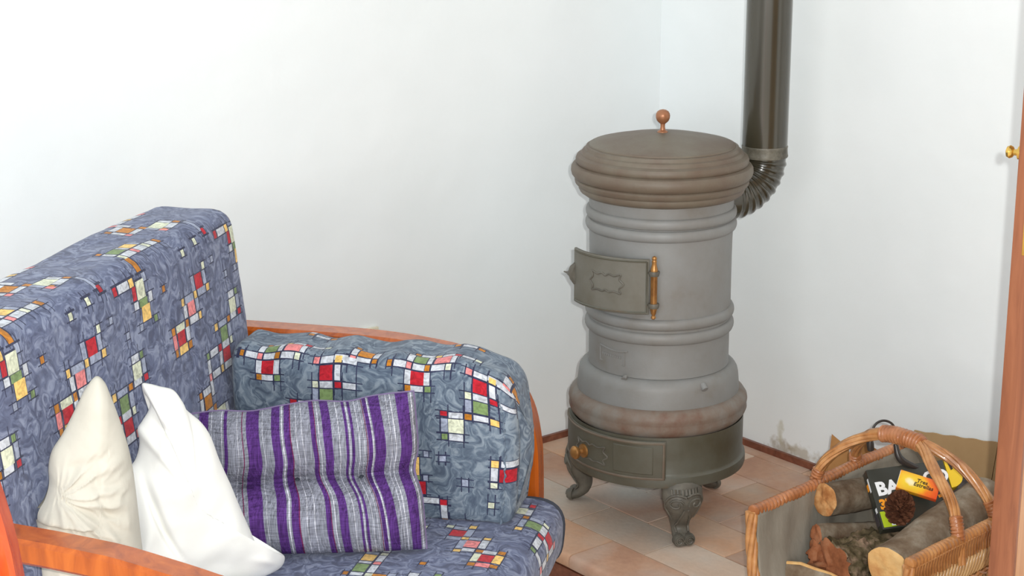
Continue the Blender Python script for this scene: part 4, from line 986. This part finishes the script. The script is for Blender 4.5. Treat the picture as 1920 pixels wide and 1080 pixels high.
# split board with a pale edge at the open near end
sb = thing('split_wood', 'flat split piece of greyish wood with pale cream edge at the open basket end', 'log', CB, TB, 'firewood in the basket')
ed = [Vector((-.198, .152, .124)), Vector((-.190, .125, .128)), Vector((-.183, .095, .124)), Vector((-.176, .065, .122)), Vector((-.172, .035, .116)), Vector((-.170, .01, .108))]
V = []; F = []
for i, p in enumerate(ed):
    V += [p+Vector((0, 0, .0)), p+Vector((-.007, -.001, .001)), p+Vector((-.030, -.004, -.075+.012*math.sin(i))), p+Vector((-.010, 0, -.080))]
for i in range(len(ed)-1):
    for j in range(4): F.append((i*4+j, i*4+(j+1) % 4, (i+1)*4+(j+1) % 4, (i+1)*4+j))
F += [(0, 1, 2, 3), tuple(range((len(ed)-1)*4, len(ed)*4))]
mk('split_face', V, F, M['bark_grey'], sb, 30)
mk('pale_edge', *tube([p+Vector((-.0035, 0, .0008)) for p in ed], lambda i, f, t: .0042*(1-.5*f*f), 8), M['cut_pale'], sb)

# printed cartons
def bframe(origin, X, Y):
    X = Vector(X).normalized(); Y = Vector(Y); Y = (Y-X*Y.dot(X)).normalized(); N = X.cross(Y)
    m = Matrix((X, Y, N)).transposed().to_4x4(); m.translation = Vector(origin); return Matrix.Translation(CB)@Matrix.Rotation(TB, 4, 'Z')@m
def text(name, s, mat, par, x, y, size, rot=0, h=.0006, bold=.0, sx=1., z=.0003, shear=0.):
    c = bpy.data.curves.new(name, 'FONT'); c.body = s; c.size = size; c.extrude = h/2; c.offset = bold; c.shear = shear; c.resolution_u = 3
    o = bpy.data.objects.new(name, c); sc.collection.objects.link(o); dg = bpy.context.evaluated_depsgraph_get()
    me = bpy.data.meshes.new_from_object(o.evaluated_get(dg)); bpy.data.objects.remove(o); me.materials.clear(); me.materials.append(mat)
    o = link(name, me, par); o.location = (x, y, z); o.rotation_euler = (0, 0, rot); o.scale = (sx, 1, 1); return o
bx = thing('firelighter_carton', 'black carton with white block letters and orange number lying in the basket', 'box')
bx.matrix_world = bframe((-.0819, .0168, .1999), (.8237, -.5629, .0686), (.3535, .6044, .7139))
mk('carton', *boxg(0, .158, 0, .125, -.026, 0, .0012), M['black_card'], bx)
text('lettering', 'BA', M['white_ink'], bx, .0095, .0695, .038, .04, bold=.0016)
text('lettering', 'CO', M['white_ink'], bx, .1085, .080, .034, .04, bold=.0014)
text('lettering', '37', M['orange_ink'], bx, .0075, .041, .027, .02, bold=.0014)
mk('green_panel', *boxg(.003, .034, .0035, .036, -.0001, .0005, 0), M['green_ink'], bx)
mk('white_panel', *boxg(.020, .050, .0055, .012, .0004, .0009, 0), M['white_ink'], bx)
mk('orange_bar', *prism([(.125, .060), (.150, .069), (.149, .077), (.125, .070)], .0002, .0007), M['orange_ink'], bx)
mk('orange_bar', *prism([(.128, .048), (.140, .050), (.138, .056), (.127, .054)], .0002, .0007), M['orange_ink'], bx)
mk('white_panel', *prism([(.090, .020), (.108, .024), (.096, .010)], .0002, .0007), M['white_ink'], bx)
# printing on the narrow left side
sd_ = link('side_print', None, bx); sd_.rotation_euler = (0, math.radians(-90), 0)
for (y0, y1, z0, z1, mt) in [(.080, .108, -.010, -.004, 'white_ink'), (.086, .100, -.022, -.012, 'orange_ink'), (.036, .046, -.012, -.003, 'white_ink'), (.012, .040, -.026, -.010, 'navy')]:
    mk('side_label', *boxg(-.0005, .0, y0, y1, z0, z1, 0), M[mt], bx)
bpy.data.objects.remove(sd_)
# small firelighter box in front, tilted
fx = thing('matchbox', 'small orange and yellow flame printed box with black lettering on the black carton', 'box')
m = bframe((-.0819, .0168, .1999), (.8237, -.5629, .0686), (.3535, .6044, .7139))
fx.matrix_world = m@Matrix.Translation((.0425, .0752, .018))@Matrix.Rotation(math.radians(-31), 4, 'Z')@Matrix.Rotation(math.radians(-8), 4, 'Y')
def flame_material():
    m_, nt, p = nm('flame_print'); L = nt.links.new; tc = nd(nt, 'ShaderNodeTexCoord')
    d = nd(nt, 'ShaderNodeVectorMath', operation='SUBTRACT'); L(tc.outputs['Object'], d.inputs[0]); d.inputs[1].default_value = (.024, .020, 0)
    s = nd(nt, 'ShaderNodeVectorMath', operation='MULTIPLY'); L(d.outputs[0], s.inputs[0]); s.inputs[1].default_value = (1, 1.5, 0)
    l = nd(nt, 'ShaderNodeVectorMath', operation='LENGTH'); L(s.outputs[0], l.inputs[0])
    n = nd(nt, 'ShaderNodeTexNoise', i_Scale=60., i_Detail=2.); L(tc.outputs['Object'], n.inputs['Vector'])
    a = nd(nt, 'ShaderNodeMath', operation='MULTIPLY_ADD', i_1=.018, i_2=-.009); L(n.outputs[0], a.inputs[0])
    b = nd(nt, 'ShaderNodeMath', operation='ADD'); L(l.outputs['Value'], b.inputs[0]); L(a.outputs[0], b.inputs[1])
    e = nd(nt, 'ShaderNodeMath', operation='MULTIPLY', i_1=14.); L(b.outputs[0], e.inputs[0])
    c = ramp(nt, e.outputs[0], [(.05, lin(255, 246, 200)), (.18, lin(250, 214, 60)), (.40, lin(246, 190, 40)), (.56, lin(240, 120, 40)), (.78, lin(228, 84, 36))])
    L(c, p.inputs['Base Color']); p.inputs['Roughness'].default_value = .35; return m_
M['flame'] = flame_material()
mk('carton', *boxg(0, .079, 0, .040, -.012, 0, .0008), M['flame'], fx)
mk('white_end', *boxg(-.0006, .0, .001, .039, -.0115, -.0008, 0), M['white_ink'], fx)
text('lettering', 'Tres', M['black_ink'], fx, .034, .0235, .0115, 0, bold=.0002, shear=.1)
text('lettering', 'Estrellas', M['black_ink'], fx, .030, .0150, .0115, 0, bold=.0002, shear=.1)
# yellow packet
yp = thing('yellow_packet', 'yellow rounded packet with a black mark standing behind the basket handle', 'packet')
yp.matrix_world = m
pol = [Vector((a, b, 0)) for a, b in [(.1605, .130), (.173, .122), (.183, .105), (.188, .088), (.184, .076), (.172, .068), (.1605, .066)]]
pol = [(v.x, v.y) for v in cat_curve(pol, 4)]
V, F = prism(pol, -.026, -.002); mk('packet_body', V, F, M['yellow'], yp, 40)
mk('black_mark', *prism([(.166, .120), (.171, .118), (.174, .104), (.169, .102)], -.0018, -.0012), M['black_ink'], yp)
# pine cone
pc = thing('pine_cone', 'brown open pine cone in front of the black carton', 'pine cone', CB+Matrix.Rotation(TB, 4, 'Z').to_3x3()@Vector((-.058, -.002, .245)))
pc.rotation_euler = (math.radians(28), math.radians(-14), .4)
mk('core', *lathe([(-.034, .0), (-.030, .010), (-.010, .018), (.012, .014), (.032, .004), (.036, 0)], 12), M['cone'], pc)
q = None; NSC = 96; s_me = None
for i in range(NSC):
    t = i/NSC; z = -.033+.068*t; ring = .0225*math.sin(math.pi*(.16+.80*t))**.8; a = i*2.39996
    if s_me is None:
        V = [(-.006, -.003, -.001), (-.006, .003, -.001), (.006, .0062, .001), (.006, -.0062, .001), (.0105, .004, .004), (.0105, -.004, .004), (.0115, 0, .0065), (.006, 0, .0045), (-.006, 0, .0015)]
        F = [(0, 3, 2, 1), (3, 5, 4, 2), (5, 6, 4), (0, 8, 7, 3), (8, 1, 2, 7), (3, 7, 6, 5), (7, 2, 4, 6), (0, 1, 8)]
        so = mk('scale', V, F, M['cone'], pc, 40); s_me = so.data
    else: so = link('scale', s_me, pc)
    el = math.radians(-25+80*t); so.location = (ring*.72*math.cos(a), ring*.72*math.sin(a), z)
    so.rotation_euler = (Matrix.Rotation(a, 4, 'Z')@Matrix.Rotation(-el, 4, 'Y')).to_euler(); s = .75+.5*math.sin(math.pi*(.2+.7*t)); so.scale = (s, s, s)
# cable looped over the handle
cb = thing('cable', 'black cable looped over the top of the basket handle', 'cable', CB, TB)
cp = [(-.0169, .1019, .336), (-.0125, .104, .348), (-.0100, .1029, .3592), (-.0003, .0992, .3745), (.0112, .090, .3800), (.0213, .0779, .3742), (.0265, .0703, .357), (.0219, .0671, .3348), (.0203, .0581, .3126), (.0284, .0480, .2994), (.0427, .034, .2902), (.060, .028, .283)]
mk('cable_loop', *tube(cat_curve(cp, 6), .0024, 8), M['cable'], cb)
mk('cable_sleeve', *tube(cat_curve(cp[7:], 4), lambda i, f, t: .0045+.003*math.sin(math.pi*min(1, f*1.1)), 10), M['cable'], cb)
mk('cable_plug', *tube([Vector(cp[0])+Vector((.004, 0, .012)), Vector(cp[0])+Vector((.003, 0, 0)), Vector(cp[0])+Vector((.006, 0, -.014))], lambda i, f, t: [.003, .0075, .007][i], 10), M['cable'], cb)

# ---------------------------------------------------------------- cardboard and bag behind the basket
def sheet(pts, nrm, t):
    n = len(pts); nrm = Vector(nrm)*t; V = [Vector(p) for p in pts]+[Vector(p)+nrm for p in pts]
    return V, [tuple(range(n))[::-1], tuple(range(n, 2*n))]+[(i, (i+1) % n, n+(i+1) % n, n+i) for i in range(n)]
cb1 = thing('cardboard_box', 'open brown cardboard box with pointed flaps between the basket and stove side', 'cardboard')
mk('panel', *sheet([(.366, -.100, 0), (.432, -.100, 0), (.4225, -.083, .130), (.418, -.082, .192), (.380, -.078, .223), (.374, -.086, .16)], (.1, .99, 0), .004), M['card_or'], cb1)
mk('panel', *sheet([(.434, -.098, 0), (.52, -.02, 0), (.520, -.030, .120), (.488, -.066, .183), (.447, -.076, .208), (.4355, -.085, .13)], (-.6, .8, 0), .004), M['card_or'], cb1)
mk('panel', *sheet([(.366, -.094, 0), (.45, .02, 0), (.45, .02, .15), (.374, -.082, .16)], (-.8, .6, 0), .004), M['card_or'], cb1)
cb2 = thing('cardboard_sheet', 'large flat brown cardboard sheet leaning on the white wall behind the basket', 'cardboard')
def WR(b, z, off): return AB(AW-off, b, z)
q = MB()
topz = lambda b: .186+(-.355-b)*.155+.0012*math.sin(b*120)
bs = list(np.linspace(-.352, -.575, 24)); V = []
front = [WR(bs[0], .0, .050)]+[WR(b, topz(b), .012) for b in bs]+[WR(bs[-1], 0, .050)]
V, F = sheet(front, E1, .004); mk('sheet_panel', V, F, M['card'], cb2, 0)
bs = list(np.linspace(-.577, -.98, 24)); front = [WR(bs[0], .0, .050)]+[WR(b, topz(b), .012) for b in bs]+[WR(bs[-1], 0, .050)]
V, F = sheet(front, E1, .004); mk('sheet_panel', V, F, M['card'], cb2, 0)
bg_ = thing('cloth_bag', 'crumpled dark grey bag on the hearth between the basket and the cardboard sheet', 'bag', AB(.372, -.60, 0), math.atan2(E2.y, E2.x))
V = []; F = []; NU, NV = 36, 16
for j in range(NV+1):
    el = (j/NV)*math.pi/2*1.0
    for i in range(NU):
        a = 2*math.pi*i/NU; k = 1+.22*noise.noise(Vector((math.cos(a)*2, math.sin(a)*2, j*.25)))+.1*noise.noise(Vector((math.cos(a)*5, math.sin(a)*5, j*.6)))
        V.append(Vector((.155*math.cos(a)*math.cos(el)**.6*k, .042*math.sin(a)*math.cos(el)**.6*k, .155*math.sin(el)*(1+.12*noise.noise(Vector((a, j*.4, 3)))))))
for j in range(NV):
    for i in range(NU): F.append((j*NU+i, j*NU+(i+1) % NU, (j+1)*NU+(i+1) % NU, (j+1)*NU+i))
F.append(tuple(range(NU)))
mk('bag_body', V, F, M['bag'], bg_, 180)
